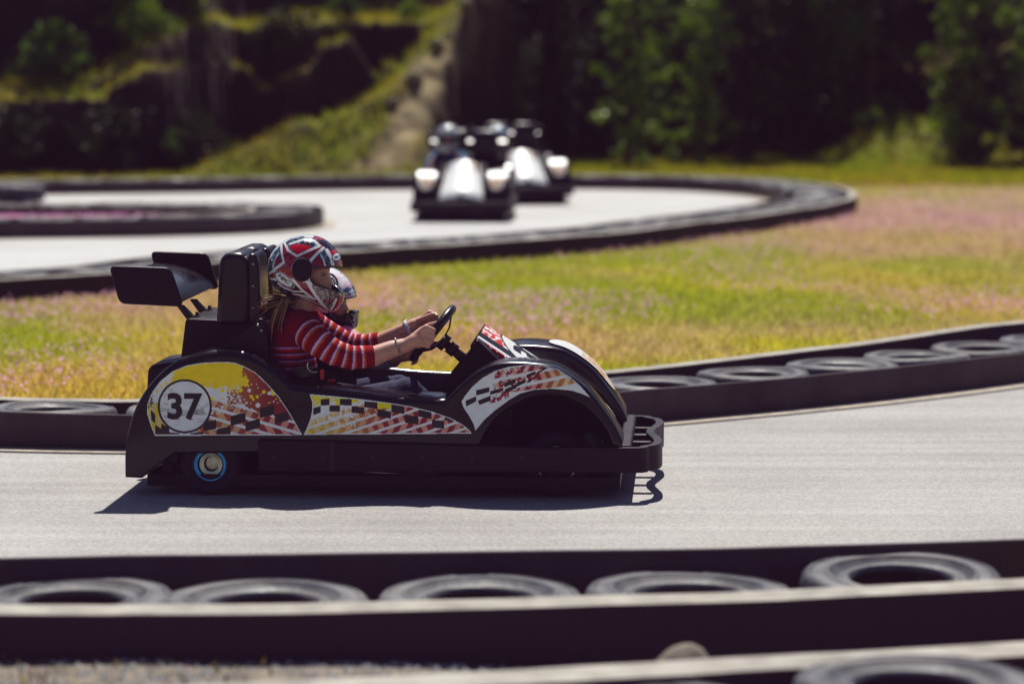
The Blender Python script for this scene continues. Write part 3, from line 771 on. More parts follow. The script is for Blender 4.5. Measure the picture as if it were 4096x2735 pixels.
# ================================================================== KART MATERIALS
M_body = mat("black_bodywork", (0.007, 0.006, 0.008), 0.26, var=0.3, scale=14, dust=0.2, dustcol=(0.03, 0.027, 0.03), rvar=0.08, coat=0.25, spec=.4)
M_plast = mat("black_plastic", (0.006, 0.005, 0.008), 0.42, var=0.3, scale=10, dust=0.3, dustcol=(0.020, 0.018, 0.022), spec=.25, bump=0.06, bscale=120, rvar=0.1)
M_rubber = mat("bumper_rubber", (0.011, 0.009, 0.012), 0.55, var=0.3, scale=8, dust=0.4, dustcol=(0.035, 0.03, 0.033), spec=.28, bump=0.1, bscale=80, rvar=0.12)
M_vinyl = mat("black_vinyl", (0.008, 0.007, 0.011), 0.30, var=0.25, scale=9, bump=0.18, bscale=26, rvar=0.1)
M_tread = mat("kart_tyre", (0.016, 0.015, 0.016), 0.7, var=0.3, scale=30, bump=0.2, bscale=120)
M_metal = mat("dull_steel", (0.42, 0.41, 0.38), 0.35, metal=1.0, var=0.25, scale=30)
M_brass = mat("hub_steel", (0.62, 0.60, 0.45), 0.38, metal=0.6, var=0.25, scale=40)
M_blue = mat("blue_rim", (0.06, 0.60, 1.0), 0.3, var=0.15, scale=20)
M_dark = mat("dark_steel", (0.03, 0.028, 0.03), 0.45, metal=0.4)
M_decal = mat("printed_decal", attr=True, rough=0.32, var=0.06, scale=30, dust=0.08, dustcol=(0.25, 0.23, 0.21))
M_ink = mat("black_ink", (0.012, 0.010, 0.012), 0.35)
M_red = mat("red_plastic", (0.55, 0.02, 0.015), 0.35)
M_skin = mat("skin", attr=True, rough=0.5, var=0.08, scale=60, sss=0.12, spec=0.4)
M_knit = mat("striped_knit", attr=True, rough=0.9, bump=0.35, bscale=260, spec=0.2)
M_jeans = mat("blue_denim", (0.028, 0.034, 0.075), 0.9, var=0.35, scale=40, bump=0.4, bscale=90)
M_helm = mat("helmet_shell", attr=True, rough=0.16, coat=0.6, var=0.05, scale=60)
M_hair = mat("fair_hair", (0.22, 0.125, 0.05), 0.45, var=0.4, scale=50)
M_lining = mat("helmet_lining", (0.010, 0.009, 0.010), 0.85)
M_arch_black = mat('arch_black', (.014, .012, .014), .9, spec=.1)
WHITE = np.array([0.80, 0.82, 0.86]); BLK = np.array([0.012, 0.010, 0.013]); YEL = np.array([0.98, 0.72, 0.0]); RED = np.array([0.36, 0.025, 0.02])
DRED = np.array([0.30, 0.012, 0.03]); SAL = np.array([0.72, 0.33, 0.25]); ORG = np.array([0.62, 0.27, 0.06]); BRN = np.array([0.45, 0.13, 0.045])

# ================================================================== KART
def c450(p): return [((450 + x / 2.091) / K4, (1350 + y / 2.091) / K4) for x, y in p]
def c1150(p): return [((1150 + x / 2.24) / K4, (1350 + y / 2.24) / K4) for x, y in p]
def c1750(p): return [((1750 + x / 1.96) / K4, (1250 + y / 1.96) / K4) for x, y in p]
NV = -0.5
def curve(pts, step=0.010): return smooth_path([L(x, y, NV) for x, y in pts], step)
REAR = curve([(287, 1030), (289, 1005), (294, 982), (307, 938), (332, 894), (362, 859), (400.5, 829), (450, 812), (491, 802.5), (532, 802), (573, 810), (609, 829), (642, 853), (664, 878)])
SILL = curve([(667, 880), (700, 885), (813, 899), (915, 909.5), (1019, 914.6)])
FRNT = curve([(1022, 914), (1047, 889), (1076, 863), (1105, 844), (1135, 832.5), (1167, 828), (1208, 829), (1252, 834), (1281, 843), (1310, 860), (1340, 883), (1360, 904), (1380, 930), (1401, 959), (1418, 986), (1427, 1005)])
BOTT = np.array([L(x, y, NV) for x, y in [(285, 1094), (325, 1096), (340, 1084), (355, 1073), (377, 1057), (400, 1040), (597, 1038), (1094, 1038), (1100, 1018), (1104, 1009), (1114, 988), (1135, 962), (1167, 936), (1208, 916), (1252, 907), (1296, 911),
                                               (1340, 933), (1369, 959), (1392, 989), (1402, 1012), (1404, 1022), (1430, 1030)]])
TOPL = np.concatenate([REAR, SILL, FRNT])
o_ = np.argsort(TOPL[:, 0], kind='stable'); TOPU = TOPL[o_]
def ztop(u): return np.interp(u, TOPU[:, 0], TOPU[:, 1])
def build_body(parent):
    mb = MB()
    for sgn in (1, -1):
        rings = []
        def station(u, zt, w, r, rise):
            zb = min(np.interp(u, BOTT[:, 0], BOTT[:, 1]), zt - 0.02); r = min(r, (zt - zb) * 0.45); e = 0.008
            q = [(-.5 + e, zb), (-.5, zb + e), (-.5, zt - r)]
            for a in (10, 20, 30, 40, 50, 60, 70, 80): q.append((-.5 + r - r * math.cos(R(a)), zt - r + r * math.sin(R(a))))
            zi = zt + rise
            q.append((-.5 + w * .5, (zt + zi) / 2))
            for a in (80, 60, 40, 20): q.append((-.5 + w - r + r * math.cos(R(a)), zi - r + r * math.sin(R(a))))
            q += [(-.5 + w, zi - r), (-.5 + w, zb)]
            rings.append([(u, v * sgn, z) for v, z in q])
        for k, (u, z) in enumerate(REAR): station(u, z, .29, .035, 0.0)
        for k, (u, z) in enumerate(SILL): station(u, z, .15, .030, 0.012)
        for k, (u, z) in enumerate(FRNT): station(u, z - .003, .26, .022, -0.006)
        n = len(rings[0]); vs = [p for rg in rings for p in rg]; fs = []
        for i in range(len(rings) - 1):
            for k in range(n): fs.append((i * n + k, i * n + (k + 1) % n, (i + 1) * n + (k + 1) % n, (i + 1) * n + k))
        fs += [tuple(range(n)), tuple(range((len(rings) - 1) * n, len(rings) * n))]
        mb.add(vs, fs)
    return mb.build("bodywork", M_body, parent, auto=38)
def surf_v(u, z, r):
    """lateral place of the outer skin at (u,z): follows the rounded top edge"""
    d = np.clip(z - (ztop(u) - r), 0, r * 0.98)
    return NV + r - np.sqrt(r * r - d * d)
def decal(name, poly_d, paint, parent, r, step=1.0):
    xs = np.array([p[0] for p in poly_d]); ys = np.array([p[1] for p in poly_d])
    X, Y = np.meshgrid(np.arange(xs.min() - 1, xs.max() + 1, step), np.arange(ys.min() - 1, ys.max() + 1, step), indexing='ij')
    ins = inpoly(X, Y, poly_d)
    nx_, ny_ = X.shape; ii = np.arange(nx_ * ny_).reshape(nx_, ny_)
    q = ins[:-1, :-1] & ins[1:, :-1] & ins[1:, 1:] & ins[:-1, 1:]
    f = np.stack([ii[:-1, :-1], ii[:-1, 1:], ii[1:, 1:], ii[1:, :-1]], -1)[q]
    use = np.unique(f); mp = -np.ones(nx_ * ny_, int); mp[use] = np.arange(len(use))
    dx, dy = X.ravel()[use], Y.ravel()[use]
    uz = np.array([L(a, b, NV) for a, b in zip(dx, dy)])
    v = surf_v(uz[:, 0], uz[:, 1], r) - 0.0025
    col = paint(dx, dy, polydist(dx, dy, poly_d))
    o = mesh(name, np.stack([uz[:, 0], v, uz[:, 1]], 1), mp[f], M_decal, parent, True, cols=col)
    return o
def dots(x, y, seed, n, box, r0, r1):
    rng = np.random.default_rng(seed); m = np.zeros(x.shape, bool)
    for k in range(n):
        cx, cy = rng.uniform(box[0], box[2]), rng.uniform(box[1], box[3]); r = r0 + (r1 - r0) * rng.random() ** 3
        m |= (x - cx) ** 2 + (y - cy) ** 2 < r * r
    return m
def put(c, m, col): c[m] = col
def hatch(c, x, y, m, rays, slope, per, wid, x0, pal, skew):
    """bands of slanted bars split by white rays"""
    t = (y - slope * (x - x0)); k = np.floor(t / per); ph = t - k * per
    bars = np.floor((x + skew * np.where(k % 2 == 0, y, -y) + k * 17) / rays) % 2 == 0
    a, b = pal(x)
    c[m] = np.where(bars[m][:, None], a[m], b[m]); c[m & (ph < wid)] = WHITE
def p_rear(dx, dy, ed):
    x = (dx * K4 - 450) * 2.091; y = (dy * K4 - 1350) * 2.091
    c = np.tile(WHITE, (len(x), 1)); n1 = fbm(x / 45, y / 45, 3) - .5; n2 = fbm(x / 14, y / 14, 4) - .5
    low = (y > 500 + .29 * (x - 830) + n2 * 50) & (x > 690)
    def pal(xx):
        t = np.clip((xx - 900) / 450, 0, 1)[:, None]
        return BRN * (1 - t) + DRED * t, np.array([.70, .42, .22]) * (1 - t) + SAL * t
    hatch(c, x, y, low, 58, .29, 82, 26, 830, pal, .55)
    put(c, low & (n2 > .12) & (y < 640) & (x < 1150), WHITE)
    redm = (x + n1 * 170 + n2 * 60 > 1090) & (y < 520 + .30 * (x - 900) + n1 * 60); t = np.clip((x - 1080) / 250, 0, 1)[:, None]
    rc = BRN * (1 - t) + np.array([.27, .015, .02]) * t; c[redm] = rc[redm]
    redb = (x > 960) & (x < 1110) & (y > 430) & (y < 560) & (n2 > -.02); put(c, redb, BRN)
    yel = (y + n1 * 110 + n2 * 90 < 415) & (x + n2 * 80 > 500) & (x + n1 * 120 < 1110); put(c, yel, YEL)
    put(c, (n2 > .13) & (x < 520) & (y < 480) & (y > 300), YEL)
    put(c, dots(x, y, 3, 26, (1090, 300, 1500, 560), 5, 30) & (x > 1050), YEL); put(c, dots(x, y, 5, 18, (1060, 380, 1420, 570), 5, 26), WHITE)
    put(c, dots(x, y, 6, 14, (830, 410, 1080, 510), 5, 24), YEL)
    lf = (x < 480) & (y > 545); bars = np.floor((x + .25 * y) / 42) % 2 == 0
    put(c, lf & bars, YEL * .75); put(c, lf & ~bars, np.array([.70, .60, .30]))
    for q in ([(1235, 590), (1355, 560), (1355, 640), (1235, 670)], [(1357, 645), (1475, 612), (1475, 690), (1357, 722)], [(990, 655), (1112, 625), (1112, 705), (990, 738)],
              [(1112, 708), (1233, 675), (1233, 752), (1112, 785)], [(760, 705), (870, 685), (870, 762), (760, 780)], [(873, 765), (988, 740), (988, 806), (873, 806)],
              [(655, 798), (758, 785), (758, 806), (655, 806)], [(408, 715), (475, 755), (475, 806), (408, 806)], [(320, 600), (358, 640), (358, 715), (326, 690)],
              [(358, 725), (408, 760), (408, 806), (358, 806)], [(476, 790), (560, 798), (560, 806), (476, 806)]): put(c, inpoly(x, y, q), BLK)
    d = np.hypot(x - 605, y - 573)
    put(c, d < 226, BLK); ins = d < 208; put(c, ins, WHITE)
    dirt = np.clip((fbm(x / 50, y / 22, 8) - .47) * 4, 0, 1) * np.clip(1 - np.abs(y - 630) / 110, 0, 1) * ins
    c = c * (1 - .75 * dirt[:, None]) + np.array([.10, .09, .08]) * .75 * dirt[:, None]
    scr = (np.abs(fbm(x / 70, y / 12, 9) - .5) < .012) & (x < 520) & (y < 560) & (y > 380); c[scr] *= .35
    wear = (x < 345) & (y < 590) & (y > 460) & (fbm(x / 12, y / 8, 10) > .58); c[wear] = BLK
    put(c, ed < 2.6, WHITE); return c
def p_sill(dx, dy, ed):
    x = (dx * K4 - 1150) * 2.24; y = (dy * K4 - 1350) * 2.24
    c = np.tile(WHITE, (len(x), 1)); n1 = fbm(x / 40, y / 40, 13) - .5; n2 = fbm(x / 14, y / 14, 14) - .5
    low = y + .30 * (x - 300) + n2 * 60 > 705
    def pal(xx):
        t = np.clip((xx - 150) / 420, 0, 1)[:, None]; s = np.clip((xx - 560) / 320, 0, 1)[:, None]
        a = (YEL * .85) * (1 - t) + ORG * t; a = a * (1 - s) + DRED * s; b = np.array([.78, .70, .35]) * (1 - t) + np.array([.75, .45, .22]) * t; return a, b * (1 - s) + SAL * s
    hatch(c, x, y, low, 52, -.33, 78, 24, 0, pal, .45)
    put(c, low & (n2 > .11) & (x < 640) & (y < 800), WHITE)
    put(c, (y < 590 + n1 * 120) & (x < 640) & (n2 < .12), YEL * np.array([.85, 1.0, 1])); put(c, (x > 805) & (x < 930) & (y < 640 + n2 * 40), YEL * np.array([.85, 1, 1]))
    put(c, (x > 690) & (x < 1050) & (n2 > .10) & (y > 630) & (y < 760) & (x + 1.2 * y < 1700), BRN)
    put(c, dots(x, y, 33, 20, (230, 600, 560, 800), 4, 24), WHITE); put(c, dots(x, y, 34, 14, (230, 560, 520, 800), 4, 20), YEL)
    for q in ([(297, 552), (375, 545), (375, 603), (297, 608)], [(472, 546), (575, 550), (575, 608), (472, 603)], [(690, 568), (805, 580), (805, 637), (690, 622)], [(930, 598), (1050, 612), (1050, 683), (930, 665)],
              [(1175, 643), (1290, 668), (1290, 728), (1175, 706)], [(232, 630), (297, 612), (297, 670), (232, 693)], [(378, 605), (470, 605), (470, 660), (378, 660)], [(577, 612), (688, 625), (688, 682), (577, 672)],
              [(808, 640), (927, 662), (927, 725), (808, 705)], [(1053, 688), (1172, 708), (1172, 778), (1053, 760)], [(1295, 735), (1405, 745), (1405, 815), (1295, 803)], [(1408, 696), (1535, 745), (1408, 740)]): put(c, inpoly(x, y, q), BLK)
    put(c, ed < 2.6, WHITE); return c
def p_fend(dx, dy, ed):
    x = (dx * K4 - 1750) * 1.96; y = (dy * K4 - 1250) * 1.96
    c = np.tile(WHITE, (len(x), 1)); n2 = fbm(x / 14, y / 14, 24) - .5
    m = (x > 400) & (y < 640 - .10 * (x - 400)) & (x + n2 * 120 > 440)
    def pal(xx):
        s = np.clip((xx - 780) / 220, 0, 1)[:, None]; return DRED * (1 - s) + ORG * s, SAL * (1 - s) + np.array([.78, .62, .40]) * s
    hatch(c, x, y, m, 40, -.21, 84, 26, 120, pal, .5)
    put(c, m & (n2 > .10) & (x < 720), WHITE); put(c, (x > 410) & (x < 560) & (n2 > -.02) & (np.abs(y - (690 - .35 * (x - 410))) < 26), DRED)
    put(c, dots(x, y, 43, 14, (430, 430, 760, 600), 4, 16), WHITE)
    for q in ([(303, 608), (408, 583), (408, 620), (303, 650)], [(220, 690), (303, 655), (303, 695), (225, 735)], [(415, 615), (515, 588), (515, 612), (415, 645)], [(315, 690), (415, 650), (418, 690), (330, 722)],
              [(523, 552), (612, 515), (612, 552), (523, 582)], [(530, 600), (620, 560), (620, 590), (530, 632)], [(620, 555), (692, 515), (692, 545), (620, 582)], [(697, 488), (768, 458), (768, 482), (697, 510)], [(700, 540), (775, 492), (775, 512), (710, 548)],
              [(775, 470), (840, 430), (870, 430), (780, 482)]): put(c, inpoly(x, y, q), BLK)
    put(c, ed < 2.4, WHITE); return c
P_REAR = c450([(355, 822), (320, 740), (290, 640), (287, 570), (310, 500), (340, 440), (400, 360), (500, 280), (620, 230), (750, 208), (900, 200), (1020, 205), (1100, 235), (1200, 290), (1300, 385), (1400, 500), (1480, 620), (1550, 740), (1592, 816)])
P_SILL = c1150([(195, 503), (400, 520), (640, 545), (900, 580), (1100, 612), (1300, 660), (1450, 712), (1560, 768), (1630, 822), (1655, 860), (140, 872), (175, 800), (205, 720), (222, 640), (218, 570)])
P_FEND = c1750([(186, 695), (215, 650), (270, 580), (350, 510), (450, 455), (560, 422), (700, 405), (850, 418), (950, 445), (1040, 500), (1120, 570), (1208, 672), (1150, 645), (1050, 612), (900, 598), (760, 606), (650, 635), (560, 688), (450, 770), (370, 840), (320, 900), (297, 930), (280, 870), (240, 800), (205, 750)])
def text_mesh(name, s, m, parent, w, h, place, offset=0.0, shear=0.0, sub=0):
    cu = bpy.data.curves.new(name, 'FONT'); cu.body = s; cu.offset = offset; cu.shear = shear; cu.resolution_u = 4
    t = bpy.data.objects.new(name, cu); COL.objects.link(t)
    dg = bpy.context.evaluated_depsgraph_get(); me = bpy.data.meshes.new_from_object(t.evaluated_get(dg)); bpy.data.objects.remove(t)
    if sub:
        bm = bmesh.new(); bm.from_mesh(me); bmesh.ops.triangulate(bm, faces=bm.faces[:]); bmesh.ops.subdivide_edges(bm, edges=bm.edges[:], cuts=sub, use_grid_fill=True); bm.to_mesh(me); bm.free()
    co = np.empty(len(me.vertices) * 3); me.vertices.foreach_get("co", co); co = co.reshape(-1, 3)
    mn, mx = co.min(0), co.max(0)
    a = (co[:, 0] - (mn[0] + mx[0]) / 2) / (mx[0] - mn[0]) * w; b = (co[:, 1] - (mn[1] + mx[1]) / 2) / (mx[1] - mn[1]) * h
    me.vertices.foreach_set("co", np.ascontiguousarray(place(a, b)).ravel()); me.name = name; me.materials.clear()
    return finish(name, me, m, parent, False)

kart = empty("go_kart", (KX, KY, 0), -YAW)
tag(kart, "big black kart numbered 37 with yellow and red chequered side stickers", "go-kart")
body = build_body(kart)
rd = decal("rear_sticker", P_REAR, p_rear, kart, .035); sl = decal("side_sticker", P_SILL, p_sill, kart, .030); fd = decal("fender_sticker", P_FEND, p_fend, kart, .022)
cu_, cz_ = L(424.3, 931.5, NV)
num = text_mesh("number", "37", M_ink, rd, .135, .104, lambda a, b: np.stack([cu_ + a, np.full_like(a, NV - .0042), cz_ + b], 1), offset=.032)
# floor, scuttle, hood
mb = MB(); ub, _ = L(330, 1000, 0); uf, _ = L(1440, 1000, 0)
mb.box((ub + .10, -.47, .04), (uf - .02, .47, .085)); mb.build("floor_pan", M_plast, kart, smooth=False)
sc = [L(x, y, -.24) for x, y in [(1092, 776), (1083, 797), (1072, 810), (1040, 846), (1004, 893), (1004, 1040), (1180, 1040), (1180, 860)]]
mb = MB(); mb.prism(sc, -.245, .245); mb.build("scuttle", M_plast, kart, smooth=True, bevel=.012, auto=45)
hr = np.array(L(1113, 741, .06)); hf = np.array(L(1426, 948, 0)); hl = np.linalg.norm(hf - hr); hd = (hf - hr) / hl; hn = np.array([-hd[1], hd[0]]);
if hn[1] < 0: hn = -hn
def hood_pt(s, v, off=0.0):
    """s along the slope from the rear edge, v across; the top is gently crowned and turns down at the nose"""
    half = np.interp(s, [0, hl], [.160, .232]); q = np.clip(np.abs(v) / half, 0, 2)
    drop = .045 * np.minimum(q, 1) ** 2 + np.where(q > 1, (q - 1) * half * .95, 0)
    lat = np.where(q > 1, np.sign(v) * (half + (q - 1) * half * .38), v)
    nose = np.clip(s - hl * .80, 0, 1); sag = nose ** 2 * 2.2
    p = hr[0] + hd[0] * s + hn[0] * (off - drop - sag); z = hr[1] + hd[1] * s + hn[1] * (off - drop - sag)
    return np.stack([p, lat, z], -1)
ss = np.linspace(0, hl, 30); qq = np.linspace(-1.22, 1.22, 41)
Sg, Q = np.meshgrid(ss, qq, indexing='ij'); half = np.interp(Sg, [0, hl], [.160, .232])
hp = hood_pt(Sg, Q * half).reshape(-1, 3); vs = [tuple(p) for p in hp]; ii = np.arange(30 * 41).reshape(30, 41)
fs = [tuple(f) for f in np.stack([ii[:-1, :-1], ii[1:, :-1], ii[1:, 1:], ii[:-1, 1:]], -1).reshape(-1, 4)]
def skirt(idx):
    base = len(vs)
    for i in idx: p = vs[i]; vs.append((p[0] , p[1] * 1.04, .17 if p[2] > .18 else p[2] - .03))
    for k in range(len(idx) - 1): fs.append((idx[k], idx[k + 1], base + k + 1, base + k))
skirt(list(ii[:, 0])); skirt(list(ii[:, -1])); skirt(list(ii[0, :])); skirt(list(ii[-1, :]))
mb = MB(); mb.add(vs, fs); hood = mb.build("hood", M_body, kart, auto=40)
def p_hood(s, v, half):
    c = np.tile(np.array([.80, .80, .80]), (len(s), 1)); n2 = fbm(s * 70, v * 70, 61) - .5; q = v / half
    put(c, (s < .115) & (np.abs(v) < .145) & (n2 > -.01), np.array([.62, .05, .03])); put(c, (s > .055) & (s < .15) & (q > .45) & (n2 < .1), YEL)
    put(c, (s > .40) & (np.abs(q) > .35) & (n2 > 0), ORG)
    put(c, np.abs(np.abs(q) - .80) < .10, np.array([.02, .022, .03])); put(c, np.abs(np.abs(q) - .92) < .035, WHITE)
    side = np.abs(q) > .96; put(c, side, np.array([.50, .02, .02])); put(c, side & ((n2 > .10) | dots(s * 1000, v * 1000, 5, 60, (90, -250, 420, 250), 4, 16)), WHITE)
    put(c, side & (n2 < -.16), np.array([.06, .03, .02]))
    d = np.hypot(s - .225, v); put(c, d < .150, np.array([.02, .02, .025])); put(c, d < .142, np.array([.82, .82, .82]))
    put(c, (s > hl * .88) & (np.abs(v) < (s - hl * .88) * .5 ), np.array([.03, .035, .02])); put(c, side & (s > .40), np.array([.80, .80, .80]))
    put(c, np.abs(q) > 1.135, WHITE); put(c, (s < .004), WHITE); return c
s2 = np.arange(.006, hl * .985, .0024); q2 = np.linspace(-1.16, 1.16, 190); Sg, Q = np.meshgrid(s2, q2, indexing='ij'); half = np.interp(Sg, [0, hl], [.160, .232])
hv = hood_pt(Sg, Q * half, .0025).reshape(-1, 3); ii = np.arange(Sg.size).reshape(Sg.shape)
f = np.stack([ii[:-1, :-1], ii[1:, :-1], ii[1:, 1:], ii[:-1, 1:]], -1).reshape(-1, 4)
hs = mesh("hood_sticker", hv, f, M_decal, kart, True, cols=p_hood(Sg.ravel(), (Q * half).ravel(), half.ravel()))
text_mesh("number", "37", M_ink, hs, .19, .165, lambda a, b: hood_pt(.225 - b, a, .0045), offset=.035, sub=3)
# bright sticker on the crown of each front fender
def fender_cap(sgn, u0, u1, vc, hw, par=None):
    us = np.linspace(u0, u1, 60); t = np.linspace(-1, 1, 21); vs = []; cols = []
    for u in us:
        k = (u - u0) / (u1 - u0); wv = hw * math.sqrt(max(1e-4, 1 - (2 * k - 1) ** 4)) * (1 - .2 * k)
        for q in t:
            v = vc + q * wv; f_ = (v + .5) / .26 ; z = ztop(u) - .006 * f_ + .0035
            vs.append((u + .002, v * sgn, z)); n2 = float(fbm(u * 60, v * 60, 71))
            c = np.array([.80, .80, .80]) if k < .5 or n2 < .5 else np.array([.70, .38, .16]); cols.append(c)
    ii = np.arange(60 * 21).reshape(60, 21); f = np.stack([ii[:-1, :-1], ii[1:, :-1], ii[1:, 1:], ii[:-1, 1:]], -1).reshape(-1, 4)
    if sgn < 0: f = f[:, ::-1]
    return mesh("fender_sticker", vs, f, M_decal, par or kart, True, cols=cols)
fender_cap(-1, L(1232, 840, NV)[0], L(1396, 950, NV)[0], -.37, .10)
for sgn in (-1, 1):
    al = [L(x, y, NV) for x, y in [(1098, 1060), (1104, 1005), (1135, 958), (1167, 932), (1208, 912), (1252, 903), (1296, 907), (1340, 930), (1369, 955), (1392, 986), (1404, 1020), (1404, 1060)]]
    mb = MB(); mb.prism(al, sgn * .236, sgn * .243)
    mb.build("arch_blocker", M_arch_black, kart, smooth=False)  # black panel added behind each front arch to keep the opening dark
# bumper wrapping the front, with ribs
zb0, zb1 = .112, .208
ua = L(1430, 1050, NV)[0]; uc = L(1506, 1050, -.35)[0]
bp = smooth_path([(ua - .25, -.512), (ua, -.508), (ua + .07, -.495), (uc - .045, -.46), (uc - .008, -.40), (uc + .004, -.28), (uc - .012, -.15), (uc - .028, -.05), (uc - .028, .05), (uc - .012, .15), (uc + .004, .28), (uc - .008, .40), (uc - .045, .46), (ua + .07, .495), (ua, .508), (ua - .25, .512)], .012)
def ribbon(mb, path, th, z0, z1, zf=None):
    A, B = offs(path, -th / 2), offs(path, th / 2); n = len(path); vs = []
    for i in range(n): vs += [(A[i][0], A[i][1], z0), (A[i][0], A[i][1], z1), (B[i][0], B[i][1], z1), (B[i][0], B[i][1], z0)]
    fs = []
    for i in range(n - 1):
        for k in range(4): fs.append((i * 4 + k, i * 4 + (k + 1) % 4, i * 4 + 4 + (k + 1) % 4, i * 4 + 4 + k))
    fs += [(0, 1, 2, 3), (4 * n - 1, 4 * n - 2, 4 * n - 3, 4 * n - 4)]
    mb.add(vs, fs)
mb = MB(); ribbon(mb, bp, .034, zb0, zb1); bump = mb.build("front_bumper", M_rubber, kart, bevel=.006, auto=40)
for v in (-.22, .0, .22):
    mb = MB(); mb.box((ua + .015, v - .022, .165), (uc - .02, v + .022, .196)); mb.build("rib", M_rubber, bump, bevel=.008, auto=40)
mb = MB(); mb.box((ua - .02, -.49, .15), (ua + .03, .49, .215)); mb.build("cross_bar", M_rubber, bump, bevel=.01, auto=40)
us0 = L(594, 1050, NV)[0]
for sgn in (-1, 1):
    mb = MB(); mb.prism([(us0, .105), (us0, .228), (ua - .22, .206), (ua - .22, .112)], sgn * .528, sgn * .494); mb.build("side_bumper", M_rubber, kart, bevel=.006, auto=40)
    mb = MB(); mb.prism([(us0 + .28, .224), (us0 + .29, .224), (us0 + .29, .108), (us0 + .28, .108)], sgn * .5295, sgn * .5275); mb.build("bumper_seam", M_dark, kart, smooth=False)
for k in range(6):
    u = us0 + .06 + k * .19; mb = MB(); mb.tube([(u, -.526, .165), (u, -.5315, .165)], .009, 8); mb.build("bolt", M_dark, [c for c in kart.children if c.name.startswith("side_bumper")][0], auto=40)
# rear bumper and bracket
mb = MB(); ur = L(378, 1075, NV)[0]; mb.box((ur, -.46, .12), (ur + .045, .46, .195)); mb.build("rear_bumper", M_plast, kart, bevel=.01, auto=40)
mb = MB(); pr = [L(x, y, -.40) for x, y in [(377, 1052), (379, 1097), (395, 1096), (412, 1084), (412, 1077), (402, 1077), (399, 1056), (410, 1054), (420, 1042), (380, 1042)]]
mb.prism(pr, -.44, -.40); mb.build("bracket", M_plast, kart, smooth=False)
# wheels
def wheel(name_u, v0, v1, rad, rim_vis, sgn):
    u, z = name_u
    wroot = None
    w_ = v1 - v0
    mb = MB(); prof = [(rad * .56, w_ * .06), (rad * .62, 0.0), (rad * .82, -.004), (rad * .95, w_ * .06), (rad, w_ * .18), (rad, w_ * .82), (rad * .95, w_ * .94), (rad * .82, w_ + .004), (rad * .62, w_), (rad * .56, w_ * .94)]
    mb.lathe([(r, h - w_ / 2) for r, h in prof], 'y', 40); t = mb.build("wheel", M_tread, kart, auto=40); t.location = (u, sgn * (v0 + v1) / 2, z)
    if sgn < 0: t.rotation_euler = (0, 0, math.pi)
    h = -w_ / 2
    mb = MB(); R0 = rad * .555
    mb.lathe([(R0, h + .006), (R0 + .003, h - .001), (R0 - .004, h - .003), (R0 - .010, h + .004), (R0 - .012, h + .085), (R0 - .004, h + .085)], 'y', 48); mb.build("rim", M_metal if not rim_vis else M_dark, t, auto=40)
    if rim_vis:
        mb = MB(); mb.lathe([(R0 - .006, h - .004), (R0 - .006, h + .006), (R0 - .0165, h + .016), (R0 - .0175, h + .006)], 'y', 48); mb.build("rim_band", M_blue, t, auto=40)
    mb = MB(); mb.lathe([(0.0005, h + .075), (R0 - .012, h + .075), (R0 - .012, h + .085), (.0005, h + .085)], 'y', 40); mb.build("wheel_disc", M_dark, t, auto=40)
    r2 = R0 * .66
    mb = MB(); mb.lathe([(r2 - .016, h + .02), (r2, h + .016), (r2 + .001, h + .075), (r2 - .016, h + .075)], 'y', 40); mb.lathe([(.0005, h + .05), (r2 * .55, h + .05), (r2 * .5, h + .075), (.0005, h + .075)], 'y', 24); mb.build("hub", M_brass if rim_vis else M_dark, t, auto=40)
    return t
ru, rz = L(483, 1064, -.46); rad_r = rz - .001
wheel((ru, rad_r), .33, .47, rad_r, True, 1).location.y = -.40; wheel((ru, rad_r), .33, .47, rad_r, True, -1).location.y = .40
fu, fz = L(1276, 1062, -.44)
wheel((fu, .128), .32, .44, .128, False, 1).location.y = -.38; wheel((fu, .128), .32, .44, .128, False, -1).location.y = .38
mb = MB(); mb.tube([(ru, -.40, rad_r), (ru, .40, rad_r)], .018); mb.build("rear_axle", M_metal, kart)
# engine cover, tank, headrests, seats
mb = MB(); ec = [L(x, y, -.28) for x, y in [(415, 817), (425, 735), (430, 731), (596, 738), (604, 745), (622, 840), (622, 960), (415, 960)]]; mb.prism(ec, -.28, .28); cover = mb.build("engine_cover", M_plast, kart, bevel=.012, auto=45)
mb = MB(); tk = [L(x, y, .25) for x, y in [(356, 890), (359, 838), (366, 826), (425, 818), (440, 822), (440, 900)]]; mb.prism(tk, .05, .45); mb.build("fuel_tank", M_plast, kart, bevel=.014, auto=45)
def headrest(v0, v1):
    root = None
    a = [L(x, y, -.17) for x, y in [(508, 739), (514, 600), (521, 580), (540, 574), (568, 574), (577, 584), (580, 600), (584, 739)]]
    u0 = v0
    mb = MB(); mb.prism([(p[0], p[1]) for p in a], v0, v1); h = mb.build("headrest", M_vinyl, kart, bevel=.028, bseg=5, auto=50)
    b = [L(x, y, -.17) for x, y in [(580, 735), (577, 595), (579, 578), (592, 576), (600, 586), (604, 640), (608, 735)]]
    mb = MB(); mb.prism([(p[0] + .002, p[1]) for p in b], v0 + .012, v1 - .012); mb.build("pad", M_vinyl, h, bevel=.011, auto=45)
    for k in range(3):
        u, z = L(594, 600 + 50 * k, -.17); mb = MB(); mb.tube([(u - .004, v0 + .02, z), (u - .004, v0 + .006, z)], .006, 8); mb.build("stud", M_metal, h)
headrest(-.31, -.03); headrest(.03, .31)
